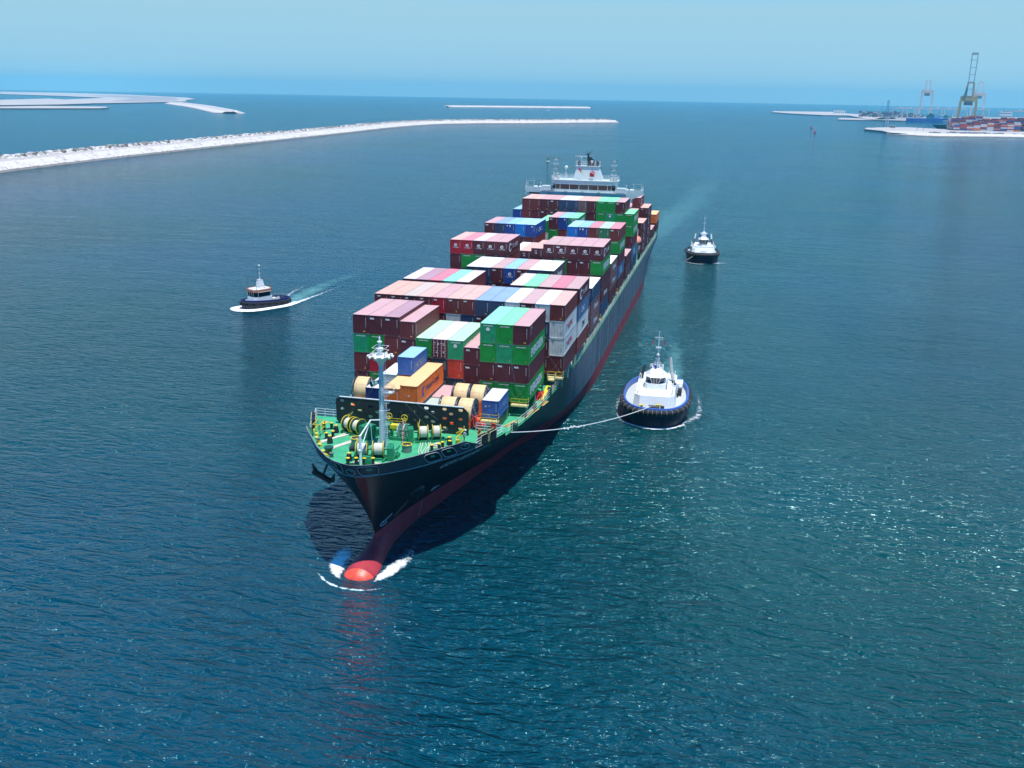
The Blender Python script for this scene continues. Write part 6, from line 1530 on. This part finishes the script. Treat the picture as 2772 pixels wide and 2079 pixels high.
# far ships alongside
def far_ship(name_, x, y, rz, L_, W_, h, mat, lab, bow=1, houses=()):
    r = empty('moored_ship', (x, y, 0), rz); tag(r, lab, 'ship', 'ships moored in the port'); c = MB()
    prof = lambda z: L_/2*(1-.05*(1-z/h))
    for z0, z1 in ((-1, h*.5), (h*.5, h)):
        pl = []
        for z in (z0, z1):
            e = L_*.10*(max(z, 0)/h); pl.append([(-L_/2-e*1.0*(bow < 0), 0, z), (-L_/2+L_*.08, -W_/2, z), (L_/2-L_*.08, -W_/2, z), (L_/2+e*(bow > 0), 0, z), (L_/2-L_*.08, W_/2, z), (-L_/2+L_*.08, W_/2, z), (-L_/2-e*(bow < 0), 0, z)])
        c.grid(pl)
    c.poly([p for p in pl[1][:-1]]); c.build('hull', mat, r)
    for (a, b, z0, z1) in houses:
        c = MB(); c.box(a, b, -W_*.4, W_*.4, z0, z1); c.box(a-1, b+1, -W_*.45, W_*.45, z1-2.5, z1-.3); q = c.build('superstructure', WHITE, r)
        c = MB(); c.bar(((a+b)/2, 0, z1), ((a+b)/2, 0, z1+9), .5); c.bar(((a+b)/2-3, 0, z1+5), ((a+b)/2+3, 0, z1+5), .4); c.build('mast', STEEL, q)
    return r
def off(p, ang, d): return (p[0]+math.cos(ang)*d, p[1]+math.sin(ang)*d)
far_ship('b', 588, 3010, math.atan2(124, 150), 190, 26, 10.5, paint('far_ship_blue', (.02, .10, .36), .5, .1, .05), 'long blue ship moored below the left pale quay crane', 1, ((-52+85, -38+85, 10, 21),))
far_ship('g', 545, 2235, math.atan2(60, 150), 165, 24, 9, paint('far_ship_green', (.015, .07, .065), .5, .1, .05), 'dark green ship with containers moored at the near quay', -1, ((-66, -62, 9, 18),))
far_ship('n', 850, 2780, math.atan2(120, 150), 210, 30, 12, paint('far_ship_navy', (.02, .035, .10), .5, .1, .05), 'navy ship behind the legs of the tallest crane', -1, ())
r = empty('ship_bridge', (835, 3150, 3)); tag(r, 'white ship bridge rising over red stacks at the right', 'ship', 'ships moored in the port'); c = MB(); c.box(-26, 10, -8, 8, 18, 28); c.box(-20, 4, -7, 7, 28, 32); c.build('bridge_block', WHITE, r); c = MB(); c.box(-18, 2, -7.1, -7, 29, 30.6); c.box(-24, 8, -8.1, -8, 24, 25.5); c.build('window_row', GLASS, r); c = MB(); c.bar((-14, 0, 32), (-14, 0, 42), .5); c.build('mast', STEEL, r)
# yard containers
YC = {'red': (.40, .05, .05), 'maroon': (.17, .05, .07), 'blue': (.03, .08, .28), 'pale': (.55, .55, .55), 'green': (.03, .25, .15), 'orange': (.62, .17, .06), 'purple': (.16, .09, .17)}
YM = {k: paint('yard_'+k, v, .6, .1, .1) for k, v in YC.items()}
yb_ = MB(); yb_.box(-6.1, 6.1, -1.22, 1.22, 0, 2.55)
YMESH = yb_.mesh('yard_container', [YM['red']])
YN = 0
def yard(x, y, rz, rows, cols, tiers, sy, names, seed, where):
    """front face of a block of boxes; the depth behind it is one filler mass"""
    global YN
    rn = random.Random(seed); ca, sa = math.cos(rz), math.sin(rz)
    for i in range(cols):
        hgt = tiers[i % len(tiers)]
        for k in range(hgt):
            u = i*12.7; col = rn.choice(names)
            o = link('yard_container', YMESH, None, (x+ca*u, y+sa*u, 3.2+k*2.6), rz); o.material_slots[0].link = 'OBJECT'; o.material_slots[0].material = YM[col]
            tag(o, f'small {col} container stacked {where}', 'container', f'{col} containers stacked {where}'); YN += 1
    c = MB()
    for i in range(cols):
        for j in range(1, rows):
            hgt = max(1, tiers[(i+j) % len(tiers)]+rn.choice((0, 0, 1))+min(3, j//2))
            for k in range(hgt):
                u = i*12.7; v_ = j*sy; M = Matrix.Translation((x+ca*u-sa*v_, y+sa*u+ca*v_, 3.2+k*2.6)) @ Matrix.Rotation(rz, 4, 'Z')
                c.mat(rn.randrange(len(names))).box(-6.1, 6.1, -1.22, 1.22, 0, 2.55, M)
    o = c.build('stacked_yard_containers', [YM[n_] for n_ in names], None, fix=False); tag(o, f'rows of containers behind the first, {where}', 'containers', None, 'stuff')
yard(466, 2002, math.atan2(-70, 115)+R(35), 9, 10, [4, 5, 5, 6, 7, 6], 6, ['red', 'maroon', 'pale', 'blue', 'orange'], 4, 'beside the white road of the near quay')
yard(620, 2025, R(14), 12, 10, [5, 6, 5, 7, 6, 6], 6, ['maroon', 'red', 'blue', 'purple', 'pale', 'orange'], 7, 'near the right edge of the picture')
yard(500, 2215, R(20), 3, 9, [6, 5, 7, 6], 3, ['blue', 'maroon', 'red', 'purple'], 15, 'on the dark green ship')
yard(528, 3470, math.atan2(46, 36), 8, 20, [3, 4, 3, 3, 3, 2], 14, ['purple', 'green', 'blue', 'maroon', 'pale'], 9, 'under the far gantry cranes')
yard(640, 3130, math.atan2(46, 36), 6, 6, [4, 5, 4], 8, ['green', 'green', 'blue'], 19, 'behind the bow of the blue ship')
yard(770, 2680, R(36), 6, 10, [3, 4, 3, 3], 9, ['blue', 'blue', 'maroon', 'purple'], 23, 'on the navy ship behind the crane')
# buoys
def buoy(x, y, s_, mat, lab):
    r = empty('buoy', (x, y, 0)); tag(r, lab, 'buoy'); c = MB(); c.lathe([(1.0*s_, -.5), (1.5*s_, .2), (1.5*s_, .9*s_), (1.1*s_, 1.2*s_)], (0, 0, 0), 14); c.build('float', OFFW if mat is GREENDK else mat, r)
    c = MB(); c.lathe([(.95*s_, 1.2*s_), (.35*s_, 4.2*s_), (.5*s_, 4.3*s_), (.2*s_, 4.7*s_), (.2*s_, 5.2*s_)], (0, 0, 0), 8); c.build('lantern_cage', mat, r); c = MB(); c.ball((0, 0, 5.5*s_), .28*s_, 8, 6); c.build('lantern', OFFW, r)
buoy(-120.8, 717, 1.0, GREENDK, 'green channel buoy floating left of the ship bridge'); buoy(173, 1699, 1.5, paint('buoy_red', (.45, .04, .06), .5, .1), 'red channel buoy, nearer of the two at right'); buoy(186, 1986, 1.5, paint('buoy_red', (0, 0, 0)), 'red channel buoy, farther of the two at right')
r = empty('small_boat', (-666, 3559, 0)); tag(r, 'tiny white boat on the far water at left of centre', 'boat'); c = MB(); c.prism([(-7, 0), (-5, -2), (6, -2), (6, 2), (-5, 2)], -.3, 1.8); c.build('hull', WHITE, r); c = MB(); c.box(-1, 3, -1.4, 1.4, 1.8, 4); c.build('cabin', WHITE, r)

#==SECTION_HAZE==
def build_haze():
    m = bpy.data.materials.new('haze_air'); m.use_nodes = True; n = m.node_tree
    n.nodes.remove(n.nodes['Principled BSDF']); out = n.nodes['Material Output']
    v = n.nodes.new('ShaderNodeVolumePrincipled'); v.inputs['Color'].default_value = (.24, .80, 1.0, 1)
    v.inputs['Density'].default_value = 6.5e-5; v.inputs['Anisotropy'].default_value = .25
    n.links.new(v.outputs[0], out.inputs['Volume'])
    b = MB(); b.box(-16500, 16500, -16500, 16500, -1.5, 215)
    o = b.build('haze', m); tag(o, 'thin blue haze lying over the whole sea', 'haze', None, 'stuff')
build_haze()
